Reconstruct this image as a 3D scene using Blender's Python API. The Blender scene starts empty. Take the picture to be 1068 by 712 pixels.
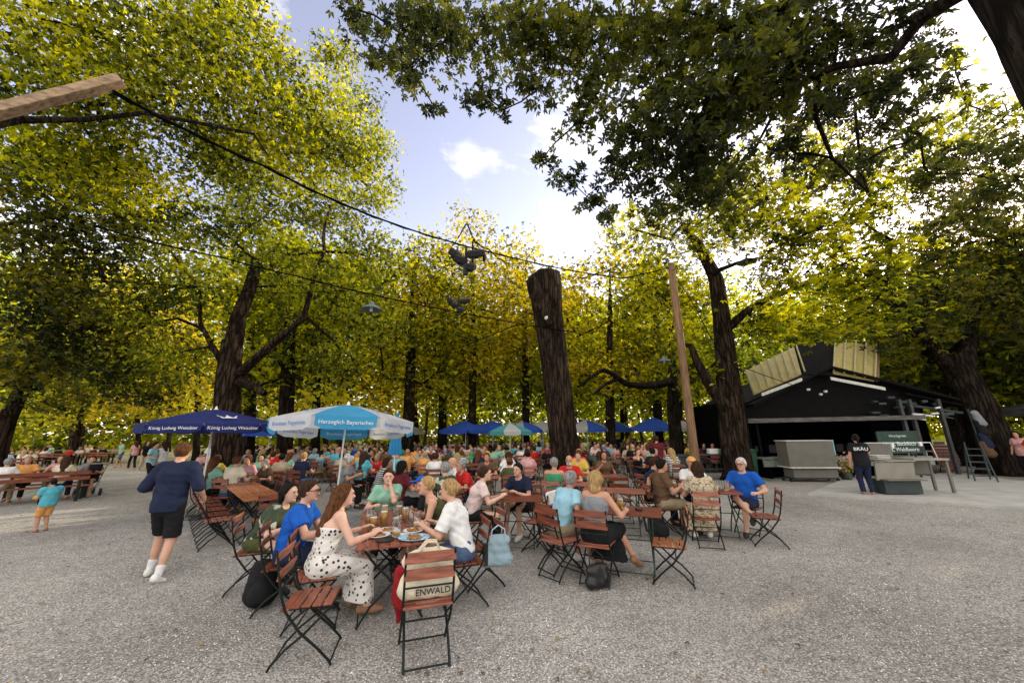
import bpy, math, random
import numpy as np
from mathutils import Vector, Matrix
random.seed(7)
rng = np.random.default_rng(11)
R = math.radians
scene = bpy.context.scene
COL = scene.collection

# ---------------------------------------------------------------- camera
CAMH = 1.85
TH, RO, FPX = R(14.1), R(0.7), 385.7
F_ = np.array([0, math.cos(TH), math.sin(TH)])
R0_ = np.array([1.0, 0, 0]); U0_ = np.array([0, -math.sin(TH), math.cos(TH)])
RT_ = math.cos(RO) * R0_ - math.sin(RO) * U0_
UP_ = math.cos(RO) * U0_ + math.sin(RO) * R0_
cd = bpy.data.cameras.new('camera'); cam = bpy.data.objects.new('camera', cd); COL.objects.link(cam)
cd.sensor_width = 36; cd.lens = 13.0; cd.clip_end = 1500; cd.clip_start = 0.05
M = Matrix.Identity(4)
for i in range(3):
    M[i][0] = RT_[i]; M[i][1] = UP_[i]; M[i][2] = -F_[i]
M[2][3] = CAMH
cam.matrix_world = M
scene.camera = cam

def at(px, py, Y):
    """site measurement: the point at forward distance Y seen at a photo pixel"""
    d = F_ * FPX + RT_ * (px - 534) - UP_ * (py - 356)
    t = Y / d[1]
    return np.array([d[0] * t, Y, CAMH + d[2] * t])
def on(px, py, z=0.0):
    d = F_ * FPX + RT_ * (px - 534) - UP_ * (py - 356)
    t = (z - CAMH) / d[2]
    return np.array([d[0] * t, d[1] * t, z])

# ---------------------------------------------------------------- objects
def tag(o, label=None, cat=None, group=None, kind=None):
    if label: o['label'] = label
    if cat: o['category'] = cat
    if group: o['group'] = group
    if kind: o['kind'] = kind
    return o
def link(o, parent=None):
    COL.objects.link(o)
    if parent is not None: o.parent = parent
    return o
def empty(name, loc=(0, 0, 0), rz=0, label=None, cat=None, group=None):
    o = bpy.data.objects.new(name, None); link(o)
    o.empty_display_size = .2
    o.location = [float(v) for v in loc]; o.rotation_euler = (0, 0, rz)
    return tag(o, label, cat, group)
def children_of(o): return list(o.children)
def copy_tree(o, parent=None):
    c = o.copy(); COL.objects.link(c)
    if parent is not None: c.parent = parent
    for ch in list(o.children): copy_tree(ch, c)
    return c
def npmesh(name, verts, faces, smooth=False, mats=(), attr=None, midx=None):
    """verts Nx3, faces MxK (single K) or list of lists"""
    me = bpy.data.meshes.new(name)
    verts = np.asarray(verts, dtype=np.float32)
    if isinstance(faces, np.ndarray):
        k = faces.shape[1]; m = faces.shape[0]
        me.vertices.add(len(verts)); me.vertices.foreach_set('co', verts.ravel())
        me.loops.add(m * k); me.loops.foreach_set('vertex_index', faces.astype(np.int32).ravel())
        me.polygons.add(m)
        me.polygons.foreach_set('loop_start', np.arange(0, m * k, k, dtype=np.int32))
        me.polygons.foreach_set('loop_total', np.full(m, k, dtype=np.int32))
    else:
        me.from_pydata([tuple(v) for v in verts], [], faces)
    for mt in mats: me.materials.append(mt)
    if midx is not None: me.polygons.foreach_set('material_index', np.asarray(midx, dtype=np.int32))
    me.polygons.foreach_set('use_smooth', np.full(len(me.polygons), smooth))
    me.update(calc_edges=True)
    if attr is not None:
        a = me.attributes.new('tint', 'FLOAT', 'POINT'); a.data.foreach_set('value', np.asarray(attr, dtype=np.float32))
    return me

class MB:
    """collects primitives into one mesh"""
    def __init__(s): s.v = []; s.f = []; s.mi = []; s.n = 0; s.cur = 0
    def raw(s, vs, fs):
        b = s.n; s.v.extend([tuple(float(q) for q in x) for x in vs]); s.n += len(vs)
        s.f.extend([tuple(b + i for i in f) for f in fs]); s.mi.extend([s.cur] * len(fs)); return s
    def box(s, c, d, rz=0, rx=0, ry=0, taper=1.0, bev=0.0):
        hx, hy, hz = d[0] / 2, d[1] / 2, d[2] / 2
        if bev > 0:
            vs = []; b = min(bev, hx * .9, hy * .9, hz * .9)
            for sz in (-1, 1):
                for zz, ins in ((hz, b), (hz - b, 0)) if sz < 0 else ((hz - b, 0), (hz, b)):
                    for (sx, sy) in ((-1, -1), (1, -1), (1, 1), (-1, 1)):
                        vs.append((sx * (hx - ins), sy * (hy - ins), sz * zz if sz > 0 else -zz))
            fs = [(3, 2, 1, 0), (12, 13, 14, 15)]
            for l in range(3):
                for k in range(4):
                    a = l * 4 + k; bb = l * 4 + (k + 1) % 4
                    fs.append((a, bb, bb + 4, a + 4))
        else:
            vs = [(sx * hx * (taper if sz > 0 else 1), sy * hy * (taper if sz > 0 else 1), sz * hz) for sz in (-1, 1) for (sx, sy) in ((-1, -1), (1, -1), (1, 1), (-1, 1))]
            fs = [(3, 2, 1, 0), (4, 5, 6, 7), (0, 1, 5, 4), (1, 2, 6, 5), (2, 3, 7, 6), (3, 0, 4, 7)]
        m = Matrix.Translation(Vector([float(q) for q in c])) @ Matrix.Rotation(rz, 4, 'Z') @ Matrix.Rotation(ry, 4, 'Y') @ Matrix.Rotation(rx, 4, 'X')
        return s.raw([m @ Vector(v) for v in vs], fs)
    def tube(s, pts, r, n=8, cap=True):
        pts = [np.array(p, float) for p in pts]
        if not hasattr(r, '__len__'): r = [r] * len(pts)
        vs = []; prev = None
        for i, p in enumerate(pts):
            t = (pts[min(i + 1, len(pts) - 1)] - pts[max(i - 1, 0)]); t = t / (np.linalg.norm(t) + 1e-9)
            if prev is None:
                a = np.array([0, 0, 1.0]) if abs(t[2]) < .9 else np.array([1.0, 0, 0])
                u = np.cross(t, a)
            else: u = prev - t * np.dot(prev, t)
            u = u / (np.linalg.norm(u) + 1e-9); prev = u; w = np.cross(t, u)
            for k in range(n):
                an = 2 * math.pi * k / n
                vs.append(p + (u * math.cos(an) + w * math.sin(an)) * r[i])
        fs = []
        for i in range(len(pts) - 1):
            for k in range(n):
                a = i * n + k; b = i * n + (k + 1) % n
                fs.append((a, b, b + n, a + n))
        if cap:
            fs.append(tuple(range(n))[::-1]); fs.append(tuple((len(pts) - 1) * n + k for k in range(n)))
        return s.raw(vs, fs)
    def lathe(s, prof, c=(0, 0, 0), n=16, close=False):
        vs = []
        for (r, z) in prof:
            for k in range(n):
                an = 2 * math.pi * k / n
                vs.append((c[0] + r * math.cos(an), c[1] + r * math.sin(an), c[2] + z))
        fs = []
        for i in range(len(prof) - 1):
            for k in range(n):
                a = i * n + k; b = i * n + (k + 1) % n
                fs.append((a, b, b + n, a + n))
        if close:
            fs.append(tuple(range(n))[::-1]); fs.append(tuple((len(prof) - 1) * n + k for k in range(n)))
        return s.raw(vs, fs)
    def mesh(s, name, mats, smooth=False):
        me = bpy.data.meshes.new(name); me.from_pydata(s.v, [], s.f)
        if not isinstance(mats, (list, tuple)): mats = [mats]
        for m in mats: me.materials.append(m)
        me.polygons.foreach_set('material_index', s.mi)
        me.polygons.foreach_set('use_smooth', [smooth] * len(s.f)); me.update()
        return me
    def build(s, name, mats, parent=None, smooth=False):
        return link(bpy.data.objects.new(name, s.mesh(name, mats, smooth)), parent)

# ---------------------------------------------------------------- materials
def newmat(name):
    m = bpy.data.materials.new(name); m.use_nodes = True
    nt = m.node_tree
    return m, nt, nt.nodes['Principled BSDF']
def N(nt, t, **kw):
    n = nt.nodes.new(t)
    for k, v in kw.items():
        if k in n.inputs.keys(): n.inputs[k].default_value = v
        else: setattr(n, k, v)
    return n
def L(nt, a, b): nt.links.new(a, b)
def ramp(nt, fac, stops, interp='LINEAR'):
    r = nt.nodes.new('ShaderNodeValToRGB'); r.color_ramp.interpolation = interp
    e = r.color_ramp.elements
    while len(e) < len(stops): e.new(.5)
    for x, (p, c) in zip(e, stops): x.position = p; x.color = (*c, 1) if len(c) == 3 else c
    if fac is not None: L(nt, fac, r.inputs['Fac'])
    return r
def simple(name, col, rough=.6, metal=0, var=.25, scale=8, bump=.0, bscale=None, spec=.4, stretch=(1, 1, 1), ovar=0):
    m, nt, b = newmat(name)
    tc = N(nt, 'ShaderNodeTexCoord'); mp = N(nt, 'ShaderNodeMapping'); mp.inputs['Scale'].default_value = stretch
    L(nt, tc.outputs['Object'], mp.inputs['Vector'])
    nz = N(nt, 'ShaderNodeTexNoise', Scale=scale, Detail=5.0); L(nt, mp.outputs[0], nz.inputs['Vector'])
    lo = tuple(max(0, c * (1 - var)) for c in col); hi = tuple(min(1, c * (1 + var)) for c in col)
    r = ramp(nt, nz.outputs['Fac'], [(.3, lo), (.7, hi)])
    if ovar:
        oi = N(nt, 'ShaderNodeObjectInfo'); hv = N(nt, 'ShaderNodeHueSaturation'); mr = N(nt, 'ShaderNodeMapRange'); mr.inputs['To Min'].default_value = 1 - ovar; mr.inputs['To Max'].default_value = 1 + ovar
        L(nt, oi.outputs['Random'], mr.inputs['Value']); L(nt, mr.outputs[0], hv.inputs['Value']); m2 = N(nt, 'ShaderNodeMapRange'); m2.inputs['To Min'].default_value = 1.12; m2.inputs['To Max'].default_value = .88; L(nt, oi.outputs['Random'], m2.inputs['Value']); L(nt, m2.outputs[0], hv.inputs['Saturation'])
        L(nt, r.outputs[0], hv.inputs['Color']); L(nt, hv.outputs[0], b.inputs['Base Color'])
    else: L(nt, r.outputs[0], b.inputs['Base Color'])
    b.inputs['Roughness'].default_value = rough; b.inputs['Metallic'].default_value = metal
    b.inputs['Specular IOR Level'].default_value = spec
    if bump:
        n2 = N(nt, 'ShaderNodeTexNoise', Scale=bscale or scale * 4, Detail=4.0); L(nt, mp.outputs[0], n2.inputs['Vector'])
        bp = N(nt, 'ShaderNodeBump', Strength=bump, Distance=.02); L(nt, n2.outputs['Fac'], bp.inputs['Height']); L(nt, bp.outputs[0], b.inputs['Normal'])
    return m
def cloth(name, col, rough=.9):
    m = simple(name, col, rough=rough, var=.14, scale=9, bump=.5, bscale=14, spec=.15); return m
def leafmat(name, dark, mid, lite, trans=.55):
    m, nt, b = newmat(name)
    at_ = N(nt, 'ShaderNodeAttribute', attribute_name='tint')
    r = ramp(nt, at_.outputs['Fac'], [(0, dark), (.5, mid), (1, lite)])  # dark and lite stops put sunlit and shaded leaf contrast into the colour
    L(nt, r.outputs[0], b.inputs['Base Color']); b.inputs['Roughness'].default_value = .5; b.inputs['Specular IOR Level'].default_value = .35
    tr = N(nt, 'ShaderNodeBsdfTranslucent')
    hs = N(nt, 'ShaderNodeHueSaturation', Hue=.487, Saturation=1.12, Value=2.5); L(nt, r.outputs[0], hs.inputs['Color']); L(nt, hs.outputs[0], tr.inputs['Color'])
    mx = N(nt, 'ShaderNodeMixShader'); mx.inputs[0].default_value = trans
    L(nt, b.outputs[0], mx.inputs[1]); L(nt, tr.outputs[0], mx.inputs[2])
    L(nt, mx.outputs[0], nt.nodes['Material Output'].inputs['Surface'])
    return m
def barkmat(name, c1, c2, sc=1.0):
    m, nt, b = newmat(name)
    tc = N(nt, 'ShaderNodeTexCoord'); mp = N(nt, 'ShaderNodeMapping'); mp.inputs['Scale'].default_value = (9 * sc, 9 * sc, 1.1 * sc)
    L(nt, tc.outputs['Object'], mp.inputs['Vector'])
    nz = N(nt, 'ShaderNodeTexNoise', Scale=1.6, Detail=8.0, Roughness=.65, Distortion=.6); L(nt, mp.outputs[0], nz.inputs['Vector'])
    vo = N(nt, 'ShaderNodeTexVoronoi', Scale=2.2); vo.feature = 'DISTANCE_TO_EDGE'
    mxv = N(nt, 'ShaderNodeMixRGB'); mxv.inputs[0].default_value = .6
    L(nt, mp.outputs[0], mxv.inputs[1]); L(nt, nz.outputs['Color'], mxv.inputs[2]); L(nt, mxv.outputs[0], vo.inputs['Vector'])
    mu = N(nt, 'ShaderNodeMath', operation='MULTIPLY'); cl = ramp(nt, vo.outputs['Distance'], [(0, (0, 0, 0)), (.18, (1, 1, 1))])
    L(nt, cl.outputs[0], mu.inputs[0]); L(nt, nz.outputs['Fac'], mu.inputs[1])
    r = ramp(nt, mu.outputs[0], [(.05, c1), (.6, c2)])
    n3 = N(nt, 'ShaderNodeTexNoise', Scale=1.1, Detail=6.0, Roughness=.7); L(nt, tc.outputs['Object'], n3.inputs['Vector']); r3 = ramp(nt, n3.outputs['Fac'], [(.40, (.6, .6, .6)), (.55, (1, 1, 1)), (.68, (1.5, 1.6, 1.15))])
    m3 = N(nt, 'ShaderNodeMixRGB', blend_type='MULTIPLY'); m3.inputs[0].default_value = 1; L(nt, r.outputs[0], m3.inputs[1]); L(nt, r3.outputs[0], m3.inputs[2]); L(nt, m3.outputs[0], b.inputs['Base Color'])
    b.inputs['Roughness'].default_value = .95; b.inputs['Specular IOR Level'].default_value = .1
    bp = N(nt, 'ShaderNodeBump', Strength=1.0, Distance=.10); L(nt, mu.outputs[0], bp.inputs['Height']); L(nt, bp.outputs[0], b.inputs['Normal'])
    return m

MT = {}
MT['wood_red'] = simple('slat_wood_red_brown', (.21, .058, .028), ovar=.45, rough=.45, var=.5, scale=5, bump=.2, bscale=40, stretch=(1, 6, 6))
MT['wood_orange'] = simple('slat_wood_orange', (.36, .13, .055), ovar=.3, rough=.42, var=.45, scale=5, bump=.2, bscale=40, stretch=(1, 6, 6))
MT['frame'] = simple('dark_green_steel', (.007, .011, .010), rough=.5, spec=.25, metal=.1, var=.3)
MT['frame_green'] = simple('green_steel', (.015, .05, .032), rough=.4, metal=.2, var=.3)
MT['pole_white'] = simple('white_pole', (.75, .75, .72), rough=.4, var=.05)
MT['alu'] = simple('aluminium', (.55, .56, .57), rough=.35, metal=.9, var=.1)
MT['rubber'] = simple('black_rubber', (.015, .015, .016), rough=.6)
MT['cable'] = simple('black_cable', (.004, .004, .004), rough=.95, spec=.03)
MT['bin'] = simple('bin_green', (.02, .085, .045), rough=.45, var=.15)
MT['bin_dark'] = simple('bin_grey', (.03, .045, .045), rough=.5, var=.2)
MT['hutblack'] = simple('hut_black_board', (.007, .0065, .007), spec=.12, rough=.9, var=.4, scale=3, bump=.3, bscale=20, stretch=(1, 1, 5))
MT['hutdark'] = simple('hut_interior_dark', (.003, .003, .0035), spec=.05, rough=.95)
MT['trim'] = simple('white_trim', (.62, .62, .58), rough=.5, var=.15)
MT['greyboard'] = simple('grey_board', (.15, .142, .12), rough=.6, var=.12, scale=3, bump=.1)
MT['beigeboard'] = simple('beige_board', (.27, .255, .21), rough=.6, var=.12, scale=3, bump=.1)
MT['tarp'] = simple('beige_roof_sheet', (.40, .33, .12), rough=.55, var=.15, scale=2, bump=.15)
MT['timber'] = simple('brown_timber', (.21, .12, .06), rough=.7, var=.45, scale=3, bump=.4, bscale=18, stretch=(6, 6, .6))
MT['timber_grey'] = simple('weathered_timber', (.24, .17, .12), rough=.75, var=.4, scale=3, bump=.4, bscale=20, stretch=(.6, 6, 6))
MT['concrete'] = simple('concrete', (.40, .39, .37), rough=.9, var=.15, scale=2.5, bump=.2, bscale=40)
MT['skin'] = [simple('skin_%d' % i, c, rough=.55, var=.08, scale=6, spec=.35) for i, c in enumerate([(.58, .33, .23), (.50, .26, .17), (.40, .19, .12), (.63, .38, .28)])]
MT['hair'] = {k: simple('hair_' + k, c, rough=.75, var=.55, scale=14, bump=.9, bscale=60, spec=.12, stretch=(4, 4, .6)) for k, c in dict(black=(.012, .010, .009), brown=(.05, .025, .014), auburn=(.12, .05, .02), blond=(.42, .27, .12), grey=(.30, .29, .28), white=(.62, .60, .57)).items()}
CL = {k: cloth('cloth_' + k.replace(' ', '_'), c) for k, c in {
    'white': (.72, .72, .72), 'black': (.014, .014, .016), 'navy': (.016, .022, .05), 'blue': (.012, .09, .42), 'light blue': (.28, .50, .60), 'red': (.50, .025, .022),
    'maroon': (.11, .016, .022), 'green': (.05, .26, .13), 'mint': (.24, .46, .34), 'olive': (.07, .075, .03), 'grey': (.22, .23, .25), 'beige': (.45, .36, .25),
    'pink': (.60, .33, .33), 'jeans': (.07, .11, .20), 'khaki': (.30, .24, .15), 'cream': (.62, .55, .42), 'orange': (.66, .32, .10), 'teal': (.10, .42, .52), 'yellow': (.62, .45, .08), 'purple': (.12, .05, .16), 'brown': (.12, .07, .04), 'pale pink': (.66, .52, .50)}.items()}
def dots_mat():
    m, nt, b = newmat('white_cloth_black_dots')
    tc = N(nt, 'ShaderNodeTexCoord'); vo = N(nt, 'ShaderNodeTexVoronoi', Scale=21.0, Randomness=.85); L(nt, tc.outputs['Object'], vo.inputs['Vector'])
    r = ramp(nt, vo.outputs['Distance'], [(.27, (.02, .02, .02)), (.33, (.70, .68, .64))]); L(nt, r.outputs[0], b.inputs['Base Color']); b.inputs['Roughness'].default_value = .9
    n2 = N(nt, 'ShaderNodeTexNoise', Scale=12.0); L(nt, tc.outputs['Object'], n2.inputs['Vector']); bp = N(nt, 'ShaderNodeBump', Strength=.5, Distance=.02); L(nt, n2.outputs['Fac'], bp.inputs['Height']); L(nt, bp.outputs[0], b.inputs['Normal'])
    return m
CL['dots'] = dots_mat()
def camo_mat(name, c1, c2, sc, th=.5):
    m, nt, b = newmat(name)
    tc = N(nt, 'ShaderNodeTexCoord'); vo = N(nt, 'ShaderNodeTexNoise', Scale=sc, Detail=1.5, Distortion=.8); L(nt, tc.outputs['Object'], vo.inputs['Vector'])
    r = ramp(nt, vo.outputs['Fac'], [(th - .02, c1), (th + .02, c2)]); L(nt, r.outputs[0], b.inputs['Base Color']); b.inputs['Roughness'].default_value = .9
    return m
CL['leafy'] = camo_mat('green_white_pattern_cloth', (.03, .05, .025), (.45, .47, .40), 6, .55)
CL['floral'] = camo_mat('floral_cloth', (.52, .43, .30), (.20, .16, .08), 22, .55)
def stripe_mat():
    m, nt, b = newmat('black_white_striped_cloth')
    tc = N(nt, 'ShaderNodeTexCoord'); w = N(nt, 'ShaderNodeTexWave', Scale=7.0, Distortion=.4); w.bands_direction = 'Z'; L(nt, tc.outputs['Object'], w.inputs['Vector'])
    r = ramp(nt, w.outputs['Fac'], [(.48, (.015, .015, .015)), (.54, (.7, .7, .68))]); L(nt, r.outputs[0], b.inputs['Base Color']); b.inputs['Roughness'].default_value = .9
    return m
CL['striped'] = stripe_mat()
MT['shoe_white'] = simple('white_shoe', (.65, .65, .63), rough=.6); MT['shoe_dark'] = simple('dark_shoe', (.03, .025, .02), rough=.6); MT['shoe_tan'] = simple('tan_shoe', (.25, .13, .07), rough=.6)
MT['eye'] = simple('eye_dark', (.02, .015, .012), rough=.2)
MT['lip'] = simple('lip', (.38, .12, .10), rough=.5)
MT['glasses'] = simple('spectacles_black', (.01, .01, .01), rough=.2)
def glassmat(name, col, rough=.02, tr=.75):
    m, nt, b = newmat(name)
    g = N(nt, 'ShaderNodeBsdfGlossy', Roughness=.05); t = N(nt, 'ShaderNodeBsdfTransparent'); t.inputs[0].default_value = (*col, 1)
    fr = N(nt, 'ShaderNodeLayerWeight', Blend=.12); mx = N(nt, 'ShaderNodeMixShader'); L(nt, fr.outputs['Facing'], mx.inputs[0])
    L(nt, t.outputs[0], mx.inputs[1]); L(nt, g.outputs[0], mx.inputs[2]); L(nt, mx.outputs[0], nt.nodes['Material Output'].inputs['Surface'])
    return m
MT['glass'] = glassmat('clear_glass', (.95, .965, .965))
MT['beer'] = simple('lager_beer', (.80, .40, .04), rough=.1, var=.1, spec=.8); MT['beer'].node_tree.nodes['Principled BSDF'].inputs['Transmission Weight'].default_value = .35
MT['foam'] = simple('beer_foam', (.8, .76, .66), rough=.9)
MT['plate'] = simple('white_plate', (.75, .75, .73), rough=.3, var=.03)
MT['plate_blue'] = simple('blue_white_plate', (.30, .48, .62), rough=.5, var=.6, scale=30)
MT['food'] = simple('browned_food', (.30, .14, .05), rough=.6, var=.6, scale=30, bump=.6)
# ---------------------------------------------------------------- people: smooth distance-field bodies
def nrm(v):
    v = np.asarray(v, float); return v / (np.linalg.norm(v) + 1e-9)
def smin(a, b, k):
    h = np.clip(.5 + .5 * (b - a) / k, 0, 1)
    return b * (1 - h) + a * h - k * h * (1 - h)
class Field:
    def __init__(s): s.p = []
    def cone(s, a, b, ra, rb, k=.03, flat=None, cap=False, capa=False, op='add'):
        a = np.asarray(a, float); b = np.asarray(b, float); m = max(ra, rb) * (flat[1] if flat else 1)
        s.p.append(('c', np.minimum(a, b) - m, np.maximum(a, b) + m, k, op, (a, b, ra, rb, flat, cap, capa))); return s
    def ell(s, c, r, k=.03, rot=None, op='add'):
        c = np.asarray(c, float); r = np.asarray(r, float); m = r.max()
        s.p.append(('e', c - m, c + m, k, op, (c, r, rot))); return s
    def plane(s, n, c, op='keep_below'):
        s.p.append(('p', None, None, 0, op, (nrm(n), np.asarray(c, float)))); return s
    def mesh(s, vox, wrinkle=0, ph=0):
        adds = [q for q in s.p if q[4] == 'add']
        lo = np.min([q[1] for q in adds], 0) - 3 * vox; hi = np.max([q[2] for q in adds], 0) + 3 * vox
        n = np.ceil((hi - lo) / vox).astype(int) + 1
        V = np.full(n, .2, np.float32)
        ax = [lo[i] + vox * np.arange(n[i]) for i in range(3)]
        for (t, l, h, k, op, d) in s.p:
            if t == 'p': i0 = np.zeros(3, int); i1 = n
            else:
                mg = k + 2.5 * vox
                i0 = np.maximum(0, np.floor((l - mg - lo) / vox).astype(int)); i1 = np.minimum(n, np.ceil((h + mg - lo) / vox).astype(int) + 1)
                if (i1 <= i0).any(): continue
            X = ax[0][i0[0]:i1[0], None, None].astype(np.float32); Y = ax[1][None, i0[1]:i1[1], None].astype(np.float32); Z = ax[2][None, None, i0[2]:i1[2]].astype(np.float32)
            if t == 'c':
                a, b, ra, rb, flat, cap, capa = d; ab = b - a; L2 = max(ab @ ab, 1e-9)
                px, py, pz = X - a[0], Y - a[1], Z - a[2]
                tt0 = (px * ab[0] + py * ab[1] + pz * ab[2]) / L2; tt = np.clip(tt0, 0, 1)
                qx, qy, qz = px - ab[0] * tt, py - ab[1] * tt, pz - ab[2] * tt
                if flat:
                    sx = nrm(flat[0]); dd = (qx * sx[0] + qy * sx[1] + qz * sx[2]) * (1 - 1 / flat[1])
                    qx, qy, qz = qx - dd * sx[0], qy - dd * sx[1], qz - dd * sx[2]
                D = np.sqrt(qx * qx + qy * qy + qz * qz) - (ra + (rb - ra) * tt)
                if cap: D = np.maximum(D, (tt0 - 1) * math.sqrt(L2))
                if capa: D = np.maximum(D, -tt0 * math.sqrt(L2))
            elif t == 'e':
                c, r, rot = d; qx, qy, qz = X - c[0], Y - c[1], Z - c[2]
                if rot is not None:
                    q = [qx * rot[0][i] + qy * rot[1][i] + qz * rot[2][i] for i in range(3)]; qx, qy, qz = q
                k0 = np.sqrt((qx / r[0]) ** 2 + (qy / r[1]) ** 2 + (qz / r[2]) ** 2); k1 = np.sqrt((qx / r[0] ** 2) ** 2 + (qy / r[1] ** 2) ** 2 + (qz / r[2] ** 2) ** 2) + 1e-6
                D = k0 * (k0 - 1) / k1
            else:
                nn, c = d; D = (X - c[0]) * nn[0] + (Y - c[1]) * nn[1] + (Z - c[2]) * nn[2]
            sl = (slice(i0[0], i1[0]), slice(i0[1], i1[1]), slice(i0[2], i1[2])); W = V[sl]
            if op == 'add': V[sl] = smin(W, D, k) if k > 0 else np.minimum(W, D)
            elif op == 'cut': V[sl] = np.maximum(W, -D)
            else: V[sl] = np.maximum(W, D)
        if wrinkle:
            X = ax[0][:, None, None]; Y = ax[1][None, :, None]; Z = ax[2][None, None, :]
            V = V + wrinkle * (np.sin(X * 24 + Z * 30 + ph + 2 * np.sin(Z * 9 + ph)) * np.sin(Y * 21 - Z * 33 + 2 * ph + 1.5 * np.sin(X * 11)) + .5 * np.sin(X * 52 - Y * 45 + Z * 60 + ph + 2 * np.sin(Z * 17)))
        V[0], V[-1] = .1, .1; V[:, 0], V[:, -1] = .1, .1; V[:, :, 0], V[:, :, -1] = .1, .1
        return surfnet(V.astype(np.float32), lo, vox)
def surfnet(V, lo, vox):
    S = V < 0; nx, ny, nz = V.shape
    cnt = np.zeros((nx - 1, ny - 1, nz - 1), np.float32); acc = np.zeros((3, nx - 1, ny - 1, nz - 1), np.float32)
    corners = [(i, j, k) for i in (0, 1) for j in (0, 1) for k in (0, 1)]
    sub = lambda A, c: A[c[0]:nx - 1 + c[0], c[1]:ny - 1 + c[1], c[2]:nz - 1 + c[2]]
    act = None
    s0 = sum(sub(S, c).astype(np.int8) for c in corners); act = (s0 > 0) & (s0 < 8)
    idx = np.argwhere(act)
    if len(idx) == 0: return np.zeros((0, 3)), np.zeros((0, 4), int)
    ci, cj, ck = idx.T
    vals = {c: V[ci + c[0], cj + c[1], ck + c[2]] for c in corners}
    P = np.zeros((len(idx), 3)); C = np.zeros(len(idx))
    for c in corners:
        for a in range(3):
            if c[a] == 0:
                c2 = list(c); c2[a] = 1; c2 = tuple(c2); v1, v2 = vals[c], vals[c2]
                m = (v1 < 0) != (v2 < 0); t = np.where(m, v1 / np.where(m, v1 - v2, 1), 0)
                q = np.array(c, float)[None].repeat(len(idx), 0); q[:, a] += t
                P[m] += q[m]; C[m] += 1
    P = (P / C[:, None] + idx) * vox + lo
    num = np.full(act.shape, -1, np.int64); num[ci, cj, ck] = np.arange(len(idx))
    F = []
    for a in range(3):
        b, c = (a + 1) % 3, (a + 2) % 3
        s1 = [slice(None)] * 3; s2 = [slice(None)] * 3; s1[a] = slice(0, -1); s2[a] = slice(1, None)
        A, B = S[tuple(s1)], S[tuple(s2)]
        e = np.argwhere(A != B); e = e[(e[:, b] > 0) & (e[:, c] > 0) & (e[:, b] < V.shape[b] - 1) & (e[:, c] < V.shape[c] - 1)]
        if len(e) == 0: continue
        ins = A[e[:, 0], e[:, 1], e[:, 2]]
        def cell(db, dc):
            q = e.copy(); q[:, b] += db; q[:, c] += dc; return num[q[:, 0], q[:, 1], q[:, 2]]
        q = np.stack([cell(-1, -1), cell(0, -1), cell(0, 0), cell(-1, 0)], 1)
        q[~ins] = q[~ins][:, ::-1]; F.append(q)
    F = np.concatenate(F); F = F[(F >= 0).all(1)]
    return P, F
# hands: wrist at origin, fingers to +y, palm faces -z, thumb on +x
HANDS = {}
def hand(kind):
    if kind in HANDS: return HANDS[kind]
    cu = {'relax': (18, 28, 20), 'grip': (45, 60, 35), 'flat': (5, 8, 6)}[kind]
    f = Field(); f.cone((0, 0, 0), (0, .03, 0), .024, .026, .01, flat=((1, 0, 0), 1.2))
    f.cone((-.012, .03, 0), (-.018, .082, 0), .016, .013, .012); f.cone((.012, .03, 0), (.02, .085, 0), .018, .013, .012); f.cone((0, .03, 0), (0, .086, 0), .016, .013, .012)
    for x, l, w in ((.027, .068, .0085), (.009, .078, .009), (-.010, .072, .0085), (-.028, .056, .0075)):
        p = np.array([x, .082 - abs(x) * .2, 0]); an = 0
        for j, s in enumerate((.46, .30, .24)):
            an += R(cu[j]); q = p + l * s * np.array([x * 1.2, math.cos(an), -math.sin(an)])
            f.cone(p, q, w * (1 - .06 * j), w * (.94 - .08 * j), .003); p = q
    c = 1.0 if kind == 'grip' else .45
    p = np.array([.024, .022, -.004]); q = p + np.array([.026, .026, -.010]); r_ = q + np.array([.012 - .012 * c, .026, -.010 * c]); t = r_ + np.array([.002 - .012 * c, .022, -.012 * c])
    f.cone(p, q, .015, .0115, .008); f.cone(q, r_, .011, .0095, .003); f.cone(r_, t, .0095, .008, .003)
    HANDS[kind] = f.mesh(.0048); return HANDS[kind]
def ik(a, t, l1, l2, pole):
    a = np.asarray(a, float); t = np.asarray(t, float); d = t - a; D = np.linalg.norm(d); D2 = min(D, (l1 + l2) * .995)
    u = d / (D + 1e-9); x = (l1 * l1 - l2 * l2 + D2 * D2) / (2 * D2); h = math.sqrt(max(l1 * l1 - x * x, 0))
    pole = np.asarray(pole, float); w = pole - u * (pole @ u); w = nrm(w)
    return a + u * x + w * h, a + u * D2
def rotm(yaw, pitch, roll=0):
    m = Matrix.Rotation(yaw, 3, 'Z') @ Matrix.Rotation(pitch, 3, 'X') @ Matrix.Rotation(roll, 3, 'Y'); return np.array(m)
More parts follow.
